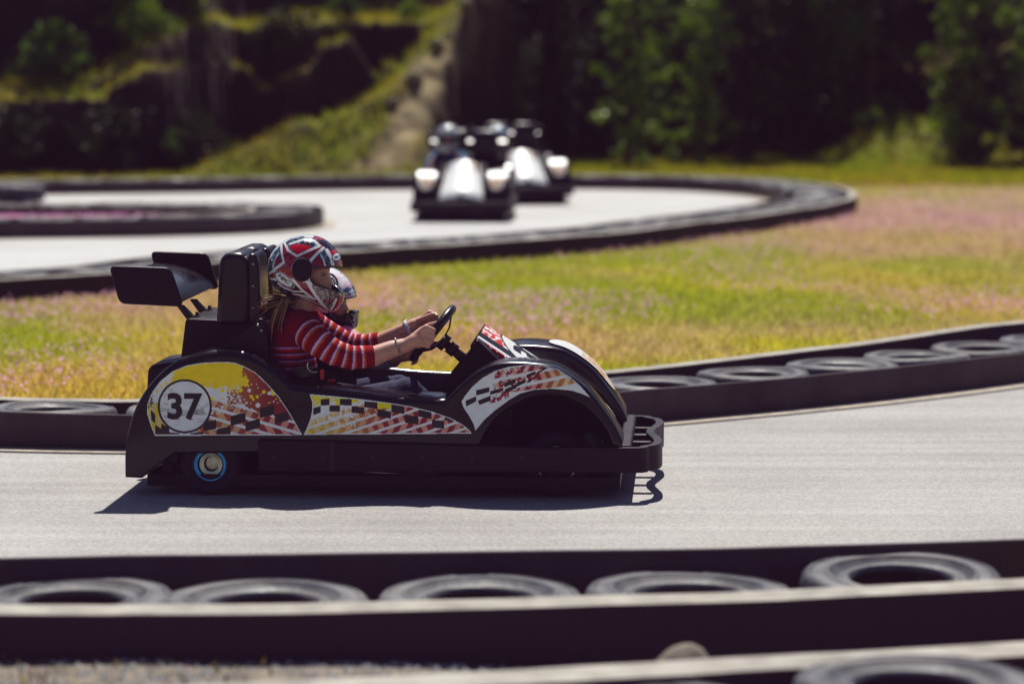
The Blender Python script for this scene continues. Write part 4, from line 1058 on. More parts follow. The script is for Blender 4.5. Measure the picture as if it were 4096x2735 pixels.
def seat(vc):
    k = vc - (-.22)
    a = [L(x, y, -.36) for x, y in [(500, 800), (520, 778), (552, 762), (585, 738), (597, 728), (605, 727), (611, 738), (617, 770), (622, 850), (630, 930), (500, 930)]]
    mb = MB(); mb.prism(a, vc - .185, vc - .155); s = mb.build("seat", M_plast, kart, bevel=.010, auto=45)
    mb = MB(); mb.prism(a, vc + .155, vc + .185); mb.build("bolster", M_plast, s, bevel=.010, auto=45)
    bk = [L(x, y, -.22) for x, y in [(588, 742), (604, 742), (625, 850), (645, 945), (845, 962), (845, 985), (600, 985)]]
    mb = MB(); mb.prism(bk, vc - .155, vc + .155); mb.build("backrest", M_plast, s, bevel=.010, auto=45)
    for (x, y) in ((592, 745), (600, 757)):
        u, z = L(x, y, -.40); mb = MB(); mb.ball((u, vc - .188, z), .007, 10, 6); mb.build("rivet", M_metal, s)
    return s
seat(-.22); seat(.22)
# wing
wc = [(251, 609), (391, 613), (421, 703), (275, 696)]
def plate_poly(dp, v):
    P = [np.array(L(x, y, v)) for x, y in dp]; out = []; r = .026
    for i in range(4):
        a, b, c = P[i - 1], P[i], P[(i + 1) % 4]; d0 = (a - b) / np.linalg.norm(a - b); d1 = (c - b) / np.linalg.norm(c - b)
        for t in np.linspace(0, 1, 6): out.append(tuple((b + d0 * r) * (1 - t) ** 2 + 2 * b * t * (1 - t) + (b + d1 * r) * t * t))
    return out
wing_v0, wing_v1 = -.46, .40
pl = plate_poly(wc, wing_v0); cxy = np.mean(pl, axis=0)
mid = [tuple(cxy + (np.array(p) - cxy) * .93) for p in pl]
P4 = [np.array(L(x, y, wing_v0)) for x, y in wc]; P4 = [cxy + (p - cxy) * .93 for p in P4]
tr, br, bl, tl = P4[1], P4[2], P4[3], P4[0]
foil = [(.985, .06), (.95, .22), (.87, .37), (.75, .50), (.60, .60), (.42, .67), (.22, .71), (.03, .72), (.03, .66), (.25, .62), (.48, .50), (.68, .32), (.84, .13), (.94, .02)]
mb = MB(); mb.prism([tuple(bl + (br - bl) * a + (tl - bl) * b) for a, b in foil], wing_v0 + .014, wing_v1 - .014); wing = mb.build("rear_wing", M_body, kart, auto=35)
for v in (wing_v0, wing_v1):
    mb = MB(); mb.prism(pl, v - .016, v + .016); e = mb.build("end_plate", M_plast, wing, bevel=.008, auto=40)
    s = -1 if v < 0 else 1
    mb = MB(); mb.prism([tuple(cxy + (np.array(p) - cxy) * .82) for p in pl], v + s * .0155, v + s * .0185); mb.build("panel", M_plast, e, bevel=.002, auto=40)
for v in (-.18, .12):
    a = L3(413, 700, -.18); b = L3(434, 727, -.18); c = L3(500, 737, -.18)
    k = v
    pts = [(a[0], a[2]), (b[0], b[2]), (c[0], c[2])]
    mb = MB(); mb.prism([(pts[0][0] - .01, pts[0][1]), (pts[1][0] - .008, pts[1][1] - .006), (pts[2][0], pts[2][1] - .014), (pts[2][0], pts[2][1] + .004), (pts[1][0] + .012, pts[1][1] + .010), (pts[0][0] + .012, pts[0][1])], k - .022, k + .022)
    br_ = mb.build("wing_support", M_dark, wing, bevel=.002, auto=40)
    u, z = L(452, 730, -.18); mb = MB(); mb.tube([(u, k, z - .01), (u, k, z + .026)], .007, 8); mb.tube([(u, k, z + .002), (u, k, z + .012)], .014, 6); mb.build("bolt", M_dark, br_)
# steering
SWV = -.215
C0 = np.array(L3(992, 764, SWV)); an = np.array([.78, 0, -.625]); an /= np.linalg.norm(an); a1 = np.array([.625, 0, .78]); a1 /= np.linalg.norm(a1); a2 = np.array([0, 1., 0])
SWR = .122
def rim_pt(ang, r=SWR): return C0 + a1 * math.cos(ang) * r + a2 * math.sin(ang) * r
mb = MB(); N = 56; M_ = 12; vs = []; fs = []
for i in range(N):
    w = 2 * math.pi * i / N; rd_ = a1 * math.cos(w) + a2 * math.sin(w)
    for k in range(M_):
        q = 2 * math.pi * k / M_; vs.append(C0 + rd_ * (SWR + .0155 * math.cos(q)) + an * .0165 * math.sin(q))
for i in range(N):
    for k in range(M_): fs.append((i * M_ + k, i * M_ + (k + 1) % M_, ((i + 1) % N) * M_ + (k + 1) % M_, ((i + 1) % N) * M_ + k))
mb.add(vs, fs); sw = mb.build("steering_wheel", M_vinyl, kart)
for ang in (0.0, 2.2, -2.2):
    p = rim_pt(ang, SWR - .004); q = C0 + an * .045; m_ = (p + q) / 2 + an * .012; side = np.cross(an, p - C0); side /= np.linalg.norm(side)
    mb = MB(); vs = []
    for pt, wd in ((p, .020), (m_, .017), (q, .022)): vs += [pt - side * wd, pt + side * wd, pt + side * wd + an * .005, pt - side * wd + an * .005]
    fs = [(0, 1, 5, 4), (1, 2, 6, 5), (2, 3, 7, 6), (3, 0, 4, 7), (4, 5, 9, 8), (5, 6, 10, 9), (6, 7, 11, 10), (7, 4, 8, 11), (0, 3, 2, 1), (8, 9, 10, 11)]
    mb.add(vs, fs); mb.build("spoke", M_dark, sw, smooth=False)
mb = MB(); q = C0 + an * .04; mb.tube([q, q + an * .03], .032, 14); mb.build("hub", M_dark, sw)
mb = MB(); e = np.array(L3(1075, 832, SWV)); mb.tube([q + an * .02, q * .5 + e * .5, e], [.017, .018, .024], 12); mb.tube([q + an * .04, q + an * .075], .026, 12); mb.build("steering_column", M_dark, kart)
# belts
def strap(name, pts, wd, m, parent, nrm=(0, -1, 0)):
    P = smooth_path(pts, .012); mb = MB(); vs = []; n = len(P); nr = np.array(nrm, float)
    for i in range(n):
        t = P[min(i + 1, n - 1)] - P[max(i - 1, 0)]; t /= np.linalg.norm(t); s = np.cross(t, nr); s /= np.linalg.norm(s); b = np.cross(s, t)
        vs += [P[i] - s * wd, P[i] + s * wd, P[i] + s * wd + b * .003, P[i] - s * wd + b * .003]
    fs = []
    for i in range(n - 1):
        for k in range(4): fs.append((i * 4 + k, i * 4 + (k + 1) % 4, i * 4 + 4 + (k + 1) % 4, i * 4 + 4 + k))
    mb.add(vs, fs); return mb.build(name, m, parent, smooth=False)
sb = strap("seat_belt", [L3(650, 880, -.38), L3(690, 852, -.40), L3(730, 858, -.37), L3(765, 872, -.30), L3(770, 878, -.22)], .022, M_vinyl, kart)
mb = MB(); u, z = L(739, 853, -.40); mb.box((u - .008, -.412, z - .03), (u + .008, -.398, z + .012)); u, z = L(759, 872, -.36); mb.box((u - .014, -.372, z - .006), (u + .016, -.35, z + .006)); mb.build("buckle", M_red, sb, bevel=.003, auto=40)
mb = MB(); u, z = L(720, 838, -.405)
arc = [(u + .026 * math.cos(w), -.405, z + .026 * math.sin(w)) for w in np.linspace(2.6, 5.2, 14)]; mb.tube(arc, .004, 8); mb.build("ring", M_metal, sb)
# ================================================================== PEOPLE
def c1040(x, y): return ((1040 + x / 3.733) / K4, (920 + y / 3.733) / K4)
def h_local(x, y, v): return L(*c1040(x, y), v)
def helmet(name, outline, opening, center, vc, hw, paint, parent, nth=300, ns=70, pw=2.25):
    """full-face shell: side outline taken from the photo, rounded across, face opening cut through"""
    ol = smooth_path(outline + outline[:1], 6)[:-1]
    cx, cy = center
    th = np.arctan2(ol[:, 1] - cy, ol[:, 0] - cx); rr = np.hypot(ol[:, 0] - cx, ol[:, 1] - cy); o = np.argsort(th); th, rr = th[o], rr[o]
    T = np.linspace(-np.pi, np.pi, nth, endpoint=False); Rr = np.interp(T, th, rr, period=2 * np.pi)
    for _ in range(3): Rr = (np.roll(Rr, 1) + Rr * 2 + np.roll(Rr, -1)) / 4
    a = np.linspace(0, 1, ns); s = np.sin(a * np.pi / 2)           # denser at the silhouette
    X = cx + np.outer(s, Rr * np.cos(T)); Y = cy + np.outer(s, Rr * np.sin(T)); D = hw * np.maximum(0, 1 - s ** pw) ** (1 / pw); D[-1] = 0
    U = np.zeros_like(X); Z = np.zeros_like(X)
    o0 = np.array(h_local(0, 0, vc)); ox = (np.array(h_local(1000, 0, vc)) - o0) / 1000; oy = (np.array(h_local(0, 1000, vc)) - o0) / 1000
    U = o0[0] + X * ox[0] + Y * oy[0]; Z = o0[1] + X * ox[1] + Y * oy[1]
    n = ns * nth; V0 = np.stack([U, np.broadcast_to((vc - D)[:, None], U.shape), Z], -1).reshape(-1, 3); V1 = V0.copy(); V1[:, 1] = 2 * vc - V0[:, 1]
    ii = np.arange(n).reshape(ns, nth); j = np.roll(np.arange(nth), -1)
    f = np.stack([ii[:-1], ii[1:], ii[1:][:, j], ii[:-1][:, j]], -1).reshape(-1, 4)
    x, y = X.ravel(), Y.ravel()
    cut = inpoly(x, y, opening)
    keep = ~(cut[f].all(1)); f = f[keep]
    f2 = f[:, ::-1] + n
    rimmap = np.arange(2 * n); rimmap[n + (ns - 1) * nth:] = np.arange((ns - 1) * nth, ns * nth)   # weld both halves at the silhouette
    F = rimmap[np.concatenate([f, f2])]; used = np.unique(F); mp = -np.ones(2 * n, int); mp[used] = np.arange(len(used))
    XY = np.concatenate([np.stack([x, y], 1)] * 2)[used]; side = np.concatenate([np.zeros(n), np.ones(n)])[used]
    eo = polydist(XY[:, 0], XY[:, 1], opening)
    cols = paint(XY[:, 0], XY[:, 1], eo, side)
    o = mesh(name, np.concatenate([V0, V1])[used], mp[F], M_helm, parent, True, cols=cols)
    bm = bmesh.new(); bm.from_mesh(o.data); bmesh.ops.remove_doubles(bm, verts=bm.verts, dist=1e-5); bmesh.ops.recalc_face_normals(bm, faces=bm.faces); bm.to_mesh(o.data); bm.free()
    so_ = o.modifiers.new("shell", 'SOLIDIFY'); so_.thickness = .022; so_.offset = -1
    o.data.materials.append(M_lining); so_.material_offset = 1; so_.material_offset_rim = 0
    def place(x, y, off=0.0):
        x = np.asarray(x, float); y = np.asarray(y, float); t = np.arctan2(y - cy, x - cx); r = np.hypot(x - cx, y - cy)
        s_ = np.clip(r / np.interp(t, T, Rr, period=2 * np.pi), 0, .999); d = hw * (1 - s_ ** pw) ** (1 / pw) + off
        return np.stack([o0[0] + x * ox[0] + y * oy[0], vc - d, o0[1] + x * ox[1] + y * oy[1]], -1)
    return o, place
def line(c, x, y, pts, w, col): c[polydist(x, y, pts, False) < w / 2] = col
HW = np.array([.75, .77, .82]); HR = np.array([.30, .008, .02]); HB = np.array([.010, .009, .012]); HN = np.array([.03, .05, .08])
def paint_main(x, y, eo, side):
    c = np.tile(HR, (len(x), 1)); n1 = fbm(x / 34, y / 34, 81); n2 = fbm(x / 16, y / 16, 82)
    sw = np.abs(n1 - .5) < .035; c[sw] = np.array([.42, .10, .12]); c[(n2 > .62)] *= .55
    def fill(poly, col, core=None, ccol=None, blue=True):
        m = inpoly(x, y, poly); c[m] = col
        if blue: b = m & (n2 > .56); c[b] = np.array([.16, .26, .36])
        if core is not None: k = inpoly(x, y, core); c[k] = ccol
    fill([(395, 175), (612, 345), (930, 215), (880, 130), (700, 80), (480, 110)], HB, [(480, 215), (610, 345), (820, 240), (740, 195), (600, 190)], np.array([.55, .01, .03]))
    fill([(335, 220), (415, 458), (150, 650), (130, 560), (160, 420), (230, 300)], HN, [(332, 340), (385, 455), (245, 540), (262, 440)], np.array([.24, .008, .02]))
    fill([(985, 250), (1030, 275), (1145, 500), (835, 505), (815, 440)], HN, [(900, 350), (985, 420), (1000, 500), (850, 505), (840, 440)], np.array([.26, .008, .02]))
    fill([(150, 735), (300, 735), (420, 830), (560, 890), (760, 965), (560, 930), (400, 965), (240, 860)], HB)
    fill([(500, 745), (570, 735), (780, 965), (560, 900)], np.array([.10, .01, .015]), blue=False)
    fill([(770, 745), (960, 1090), (700, 1000), (860, 1000), (580, 700), (690, 700)], np.array([.26, .01, .02]), blue=False)
    chin = inpoly(x, y, [(830, 770), (1250, 940), (1250, 1050), (1130, 1190), (1030, 1165)]); c[chin] = np.array([.05, .04, .035]); c[chin & (np.abs(n1 - .5) < .07)] = np.array([.38, .33, .31])
    c[inpoly(x, y, [(1180, 1000), (1260, 960), (1250, 1080), (1090, 1200)])] = np.array([.30, .01, .02])
    low = inpoly(x, y, [(100, 770), (390, 945), (650, 985), (1040, 1180), (1100, 1300), (200, 1200)]); c[low] = HB
    line(c, x, y, [(130, 570), (150, 430), (220, 300), (340, 185), (480, 105), (640, 70), (800, 90)], 34, HW)
    line(c, x, y, [(395, 172), (465, 275), (612, 360), (760, 292), (930, 218)], 36, HW)
    line(c, x, y, [(930, 218), (850, 150), (700, 120), (480, 190)], 24, HW)
    line(c, x, y, [(345, 200), (380, 340), (415, 455), (330, 520), (158, 645)], 36, HW); line(c, x, y, [(320, 330), (262, 430), (240, 540)], 20, HW)
    line(c, x, y, [(980, 252), (885, 345), (808, 432)], 42, HW); line(c, x, y, [(955, 340), (1000, 420), (1025, 500)], 20, HW); line(c, x, y, [(1030, 280), (1095, 390), (1130, 500)], 42, HW)
    line(c, x, y, [(150, 712), (560, 712), (690, 870), (860, 1005)], 36, HW); line(c, x, y, [(550, 932), (700, 955), (860, 1002)], 36, HW)
    line(c, x, y, [(770, 730), (890, 960), (1035, 1168)], 48, HW); line(c, x, y, [(660, 982), (960, 1100), (1040, 1168)], 26, HW)
    line(c, x, y, [(320, 770), (420, 842), (560, 886), (690, 890)], 24, HW); line(c, x, y, [(1172, 1010), (1130, 1110), (1078, 1185)], 30, HW)
    line(c, x, y, [(690, 720), (760, 745), (800, 700), (835, 780)], 26, HW)
    c[inpoly(x, y, [(890, 130), (980, 150), (1070, 215), (1130, 290), (1090, 300), (1000, 235), (930, 190)])] = HB; c[inpoly(x, y, [(1060, 290), (1160, 290), (1180, 330), (1110, 350)])] = np.array([.45, .01, .02])
    ca, sa = math.cos(R(36)), math.sin(R(36)); px, py = (x - 415) * ca + (y - 712) * sa, -(x - 415) * sa + (y - 712) * ca
    e = np.hypot(px / 192, py / 82); c[e < 1] = HB; c[(e < .985) & (e > .93)] = HW; c[e < .80] = HW
    e = np.hypot((x - 1165) / 58, (y - 390) / 62); c[e < 1] = HB; c[e < .78] = HW
    e = np.hypot((x - 692) / 150, (y - 555) / 182); c[e < 1] = HB; c[(e > .98) & (e < 1.02) & (x < 640) & (y < 560)] = HW
    c[eo < 20] = HB
    return c
OUT_MAIN = [(690, 72), (850, 92), (980, 150), (1090, 250), (1170, 350), (1215, 450), (1228, 530), (1250, 700), (1262, 860), (1262, 960), (1230, 1090), (1130, 1205), (1050, 1225), (900, 1140), (650, 1040), (400, 965), (240, 860), (165, 770), (130, 640), (118, 540), (150, 400), (230, 270), (350, 170), (500, 100)]
OPEN_MAIN = [(845, 512), (1040, 532), (1228, 534), (1420, 535), (1420, 955), (1262, 925), (1090, 848), (960, 800), (880, 770), (830, 710), (818, 610), (828, 540)]
DV, CV = -.215, .215
def prof_head(mb, pts, vc, hw, conv, center, nth=72, ns=18, p=2.1):
    """head with a face profile: brow, nose, lips and chin in the side outline"""
    ol = smooth_path(pts + pts[:1], 5)[:-1]; cx, cy = center
    th = np.arctan2(ol[:, 1] - cy, ol[:, 0] - cx); rr = np.hypot(ol[:, 0] - cx, ol[:, 1] - cy); o = np.argsort(th); th, rr = th[o], rr[o]
    T = np.linspace(-np.pi, np.pi, nth, endpoint=False); Rr = np.interp(T, th, rr, period=2 * np.pi); vs = []; fs = []
    for sgn in (-1, 1):
        b = len(vs)
        for a in np.linspace(0, 1, ns):
            s = math.sin(a * math.pi / 2); d = hw * max(0, 1 - s ** p) ** (1 / p)
            for t, r in zip(T, Rr):
                q = s
                # the nose is narrow: thin the cheeks towards the front of the face
                u, z = conv(cx + q * r * math.cos(t), cy + q * r * math.sin(t)); vs.append((u, vc + sgn * d, z))
        for i in range(ns - 1):
            for k in range(nth):
                q = (b + i * nth + k, b + i * nth + (k + 1) % nth, b + (i + 1) * nth + (k + 1) % nth, b + (i + 1) * nth + k); fs.append(q if sgn > 0 else q[::-1])
    me = bpy.data.meshes.new("t"); me.from_pydata(vs, [], fs); bm = bmesh.new(); bm.from_mesh(me); bmesh.ops.remove_doubles(bm, verts=bm.verts, dist=1e-5); bmesh.ops.recalc_face_normals(bm, faces=bm.faces)
    bm.verts.index_update(); mb.add([v.co for v in bm.verts], [[v.index for v in f.verts] for f in bm.faces]); bm.free(); bpy.data.meshes.remove(me)
def P3(x, y, v): return np.array(L3(x, y, v))
def seg_t(co, pts):
    pts = list(smooth_path(pts, .008))
    """arc length along a polyline and distance to it"""
    best = np.full(len(co), 1e9); arc = np.zeros(len(co)); s0 = 0
    for a, b in zip(pts[:-1], pts[1:]):
        e = b - a; l = np.linalg.norm(e); t = np.clip(((co - a) @ e) / l ** 2, 0, 1); d = np.linalg.norm(co - a - t[:, None] * e, axis=1)
        k = d < best; best[k] = d[k]; arc[k] = (s0 + t * l)[k]; s0 += l
    return arc, best
def hand(mb, wrist, k_in, k_out, fwd, curl, thumb, n_f=4, size=1.0):
    """palm from the wrist to the knuckle row, four unequal fingers bent round the rim, thumb from the side of the palm"""
    wrist, k_in, k_out, fwd, curl = map(lambda q: np.array(q, float), (wrist, k_in, k_out, fwd, curl))
    fwd /= np.linalg.norm(fwd); curl /= np.linalg.norm(curl)
    for i in range(n_f):
        t = i / (n_f - 1); K = k_in * (1 - t) + k_out * t; ln = [.95, 1.08, 1.0, .80][i] * size; r = [.0094, .0098, .0092, .0080][i] * size
        base = wrist * .62 + K * .38
        mb.tube([wrist + (base - wrist) * .4, base, K], [.0165 * size, .0145 * size, r * 1.32], 10)
        a = K; b = a + (fwd * .95 + curl * .15) * .030 * ln; c = b + (curl * .95 - fwd * .10) * .024 * ln; d = c + (curl * .45 - fwd * .95) * .018 * ln
        mb.ball(a, r * 1.28, 10, 7); mb.tube([a, b], [r * 1.12, r], 10); mb.ball(b, r * 1.04, 10, 7); mb.tube([b, c], [r, r * .92], 10); mb.ball(c, r * .94, 10, 7); mb.tube([c, d], [r * .92, r * .8], 10); mb.ball(d, r * .82, 10, 7)
    mid = (k_in + k_out) / 2
    mb.tube([wrist, wrist * .5 + mid * .5, mid * .9 + wrist * .1], [.024 * size, .026 * size, .021 * size], 12)
    th = [np.array(q, float) for q in thumb]
    mb.tube(th, [.0155 * size, .0125 * size, .0105 * size, .008 * size][:len(th)], 10); mb.ball(th[-1], .0085 * size, 10, 7); mb.ball(th[1], .0125 * size, 10, 7)
def build_person(cfg):
    vc = cfg['v']; root = empty("person", (KX, KY, 0), -YAW); tag(root, cfg['label'], "person", cfg.get('group'))
    # ---- body: one continuous skin
    mb = MB()
    prof_head(mb, cfg['face'], vc, cfg['head_hw'], lambda x, y: h_local(x, y, vc), cfg['face_c'])
    J = cfg['J']
    mb.tube([J['neck0'], J['neck1'], J['head']], cfg['neck_r'], 16)
    mb.ball(J['chest'], cfg['chest_r'], 24, 16); mb.ball(J['belly'], cfg['belly_r'], 24, 16); mb.ball(J['pelvis'], cfg['pelvis_r'], 24, 16)
    for a in cfg['arms']:
        p = [np.array(q) for q in a['pts']]; r = a['r']
        mb.tube(p, r, 16)
        for q, rr in zip(p, r): mb.ball(q, rr, 14, 9)
        hand(mb, **a['hand'])
    for lg in cfg['legs']:
        mb.tube(lg['pts'], [q * .85 for q in lg['r']], 14)
        mb.ball(lg['pts'][-1] + np.array([.05, 0, -.02]), (.10, .04, .035), 14, 9)
    eyes = cfg.get('eyes', []); skin = np.array(cfg.get('skin', (.58, .32, .25)))
    def paint(co):
        c = np.tile(skin, (len(co), 1)); n = fbm(co[:, 0] * 40, co[:, 2] * 40 + co[:, 1] * 30, 7); c *= (.9 + .2 * n)[:, None]
        for (p, r, col, k) in eyes:
            d = np.linalg.norm((co - np.array(p)) / np.array(r), axis=1); t = np.clip((1.15 - d) / .5, 0, 1)[:, None] * k; c = c * (1 - t) + np.array(col) * t
        return c
    body = remesh_build(mb, "body", M_skin, root, cfg.get('vox', .0042), 3, paint)
    # ---- top
    mb = MB(); g = .010
    mb.ball(J['chest'], [q + g for q in cfg['chest_r']], 24, 16); mb.ball(J['belly'], [q + g for q in cfg['belly_r']], 24, 16)
    mb.tube([J['neck0'] + np.array([-.004, 0, -.03]), J['neck0'] + np.array([0, 0, .012])], [cfg['neck_r'][0] + .03, cfg['neck_r'][0] + .010], 18)
    for a in cfg['arms']:
        p = [np.array(q) for q in a['sleeve']]; r = a['sleeve_r']
        mb.tube(p, r, 18)
        for q, rr in zip(p[:-1], r[:-1]): mb.ball(q, rr, 14, 9)
    top = remesh_build(mb, cfg.get('top_name', "sweater"), M_knit, root, .0045, 3, cfg['paint_top'])
    mb = MB(); mb.ball(J['pelvis'], [q + .012 for q in cfg['pelvis_r']], 24, 16)
    for lg in cfg['legs']:
        sh = MB(); e_ = lg['pts'][-1]; sh.ball(e_ + np.array([.055, 0, -.025]), (.115, .046, .040), 18, 11); sh.ball(e_ + np.array([0, 0, -.005]), (.05, .045, .05), 16, 10)
        remesh_build(sh, 'shoe', M_plast, root, .008, 3)
        mb.tube(lg['pts'], lg['r'], 16)
        for q, rr in zip(lg['pts'], lg['r']): mb.ball(q, rr, 14, 9)
    remesh_build(mb, "jeans", M_jeans, root, .008, 3)
    return root
# ---------------- driver
rimr = rim_pt
nh_ang = -math.pi / 2 - .02      # nearest point of the wheel
W_ = P3(929, 792, -.352)
near_sleeve = [P3(688, 748, -.335), P3(725, 780, -.395), P3(765, 808, -.405), P3(806, 820, -.395), P3(857, 817, -.375)]
far_sleeve = [P3(700, 735, -.075), P3(745, 762, -.05), P3(800, 790, -.045), P3(845, 790, -.055), P3(872, 783, -.062)]
FW = P3(950, 745, -.085)
shoulder_far, shoulder_near = far_sleeve[0], near_sleeve[0]
drv = dict(v=DV, label="driver in red striped sweater and red white helmet steering the big kart 37",
    face=[(850, 470), (960, 490), (1010, 520), (1036, 560), (1044, 600), (1034, 640), (1032, 660), (1056, 720), (1088, 785), (1092, 808), (1070, 830), (1058, 850), (1072, 880), (1062, 905), (1070, 940), (1040, 990), (960, 1010), (860, 960), (700, 900), (500, 800), (420, 640), (480, 430), (640, 330), (760, 370)],
    face_c=(790, 660), head_hw=.074,
    J=dict(neck0=P3(688, 716, DV), neck1=P3(700, 692, DV), head=P3(712, 655, DV), chest=P3(668, 782, DV), belly=P3(672, 850, DV), pelvis=P3(690, 915, DV)),
    neck_r=[.058, .050, .052], chest_r=(.083, .158, .130), belly_r=(.086, .140, .120), pelvis_r=(.115, .155, .105),
    arms=[dict(pts=near_sleeve[:4] + [P3(857, 817, -.375), P3(900, 800, -.360), W_], r=[.052, .046, .042, .040, .040, .034, .029],
               sleeve=near_sleeve, sleeve_r=[.066, .060, .052, .047, .043],
               hand=dict(wrist=W_, k_in=P3(977, 751, -.366), k_out=P3(968, 790, -.362), fwd=(.86, .02, -.30), curl=(.10, .98, -.15), size=1.08,
                         thumb=[P3(945, 776, -.340), P3(966, 757, -.318), P3(984, 746, -.312), P3(1000, 741, -.316)])),
          dict(pts=far_sleeve + [P3(910, 765, -.075), FW], r=[.050, .044, .038, .036, .034, .030, .026],
               sleeve=far_sleeve, sleeve_r=[.062, .054, .046, .042, .040],
               hand=dict(wrist=FW, k_in=P3(985, 717, -.085), k_out=P3(978, 745, -.068), fwd=(.80, -.05, -.20), curl=(.25, -.95, -.20), size=1.0,
                         thumb=[P3(958, 738, -.108), P3(978, 728, -.128), P3(994, 721, -.132)]))],
    legs=[dict(pts=[P3(700, 915, -.30), P3(830, 928, -.315), P3(935, 900, -.315), P3(1000, 945, -.24), P3(1040, 990, -.18)], r=[.085, .075, .062, .055, .045]),
          dict(pts=[P3(700, 915, -.13), P3(830, 928, -.125), P3(940, 904, -.12), P3(1000, 945, -.10), P3(1040, 990, -.08)], r=[.085, .075, .060, .055, .045])],
    eyes=[])
# face colouring: eye, brow, lips (near and far side)
for s in (-1, 1):
    yv = DV + s * .036
    u, z = h_local(975, 655, DV); drv['eyes'] += [((u, yv, z), (.012, .05, .0065), (.06, .035, .03), .85)]
    u, z = h_local(960, 618, DV); drv['eyes'] += [((u, yv, z), (.017, .05, .0045), (.16, .08, .045), .7)]
    u, z = h_local(960, 700, DV); drv['eyes'] += [((u, yv, z), (.02, .05, .010), (.38, .17, .12), .4)]
CLIL, CORG, CRED, CMAR = np.array([.62, .52, .82]), np.array([.66, .105, .008]), np.array([.52, .014, .02]), np.array([.24, .004, .020])
def paint_sweater(co):
    c = np.tile(CMAR, (len(co), 1)); rk = np.where(np.sin(co[:, 2] * 2200) > 0, 1.0, .93)
    z812 = L(660, 787, DV)[1]
    ph = (z812 - co[:, 2]) / .0275; f = ph - np.floor(ph); t = ph > 0
    wav = 0
    c[t & (f < .20)] = np.array([.46, .38, .80]); c[t & (f >= .20) & (f < .52)] = np.array([.55, .022, .02])
    for sl, rr in ((near_sleeve, .075), (far_sleeve, .070)):
        arc, d = seg_t(co, sl); m = (d < rr) & (arc > .055) & ((co[:, 1] < -.335) if sl is near_sleeve else (co[:, 1] > -.115))
        p = (arc - .055 + .0345) / .0345; g = p - np.floor(p)
        a = np.where((g < .19)[:, None], CLIL, np.where((g < .42)[:, None], CORG, CRED * .55)); c[m] = a[m]
        tot = sum(np.linalg.norm(b - a_) for a_, b in zip(sl[:-1], sl[1:])); c[m & (arc > tot - .016)] = CRED * .6
    return c * rk[:, None]
drv['paint_top'] = paint_sweater
driver = build_person(drv)
helm, hplace = helmet("helmet", OUT_MAIN, OPEN_MAIN, (690, 600), DV, .128, paint_main, driver)
def logo(txt, cx, cy, w, h, deg, name="logo"):
    ca, sa = math.cos(R(deg)), math.sin(R(deg))
    return text_mesh(name, txt, M_ink, helm, w, h, lambda a, b: hplace(cx + a * ca + b * sa, cy + a * sa - b * ca, .0022), offset=.03, shear=.25, sub=2)
logo("HJC", 415, 704, 215, 62, 36); logo("HJC", 1168, 392, 66, 40, 10)
mb = MB(); pts = hplace(np.array([692]), np.array([555]), 0)[0]
e = np.linspace(0, 2 * math.pi, 49)[:-1]; vs = []; fs = []
for r_, of in ((1.0, .001), (.97, .006), (.6, .007), (.02, .007)):
    vs += [tuple(q) for q in hplace(692 + 148 * r_ * np.cos(e), 555 + 180 * r_ * np.sin(e), of)]
for i in range(3):
    for k in range(48): fs.append((i * 48 + k, i * 48 + (k + 1) % 48, (i + 1) * 48 + (k + 1) % 48, (i + 1) * 48 + k))
fs.append(tuple(range(144, 192))); mb.add(vs, fs); mb.build("visor_pivot", M_lining, helm)
# hair: strands blown back from under the helmet, and a lock down the back
mb = MB(); rng = np.random.default_rng(4)
for k in range(70):
    v0 = DV + rng.normal() * .035; y0 = 680 + rng.random() * 22; x0 = 652 + rng.random() * 25; sp = rng.normal()
    L_ = rng.uniform(.55, 1.0)
    mb.tube([P3(x0, y0, v0), P3(x0 - 30 * L_, y0 + 2 + 3 * sp, v0 - .01), P3(x0 - 70 * L_, y0 + 12 + 8 * sp, v0 - .02 + .02 * sp), P3(x0 - 112 * L_, y0 + 34 + 15 * sp, v0 - .03 + .03 * sp)], [.0045, .004, .0026, .0006], 5)
for k in range(40):
    v0 = DV + rng.normal() * .045 - .02; x0 = 648 + rng.random() * 16; sp = rng.normal()
    mb.tube([P3(x0, 684, v0), P3(x0 - 14 + 3 * sp, 712, v0 - .01), P3(x0 - 24 + 4 * sp, 745, v0 - .02), P3(x0 - 26 + 5 * sp, 785 + 12 * sp, v0 - .02)], [.0055, .005, .004, .0008], 5)
mb.build("hair", M_hair, driver)
def bracelet(a, b, r, wd, name, m, beads=0):
    a, b = np.array(a), np.array(b); t = (b - a) / np.linalg.norm(b - a); e1 = np.cross(t, [0, 1., 0]); e1 /= np.linalg.norm(e1); e2 = np.cross(t, e1); mb = MB()
    if beads:
        for k in range(beads):
            w_ = 2 * math.pi * k / beads; mb.ball(a + (e1 * math.cos(w_) + e2 * math.sin(w_)) * r, wd, 8, 6)
    else:
        vs = []; fs = []; n = 40
        for k in range(n):
            w_ = 2 * math.pi * k / n; rd_ = e1 * math.cos(w_) + e2 * math.sin(w_)
            vs += [a + rd_ * r - t * wd, a + rd_ * r + t * wd, a + rd_ * (r + .0025) + t * wd, a + rd_ * (r + .0025) - t * wd]
        for k in range(n):
            for j in range(4): fs.append((k * 4 + j, k * 4 + (j + 1) % 4, ((k + 1) % n) * 4 + (j + 1) % 4, ((k + 1) % n) * 4 + j))
        mb.add(vs, fs)
    return mb.build(name, m, None)
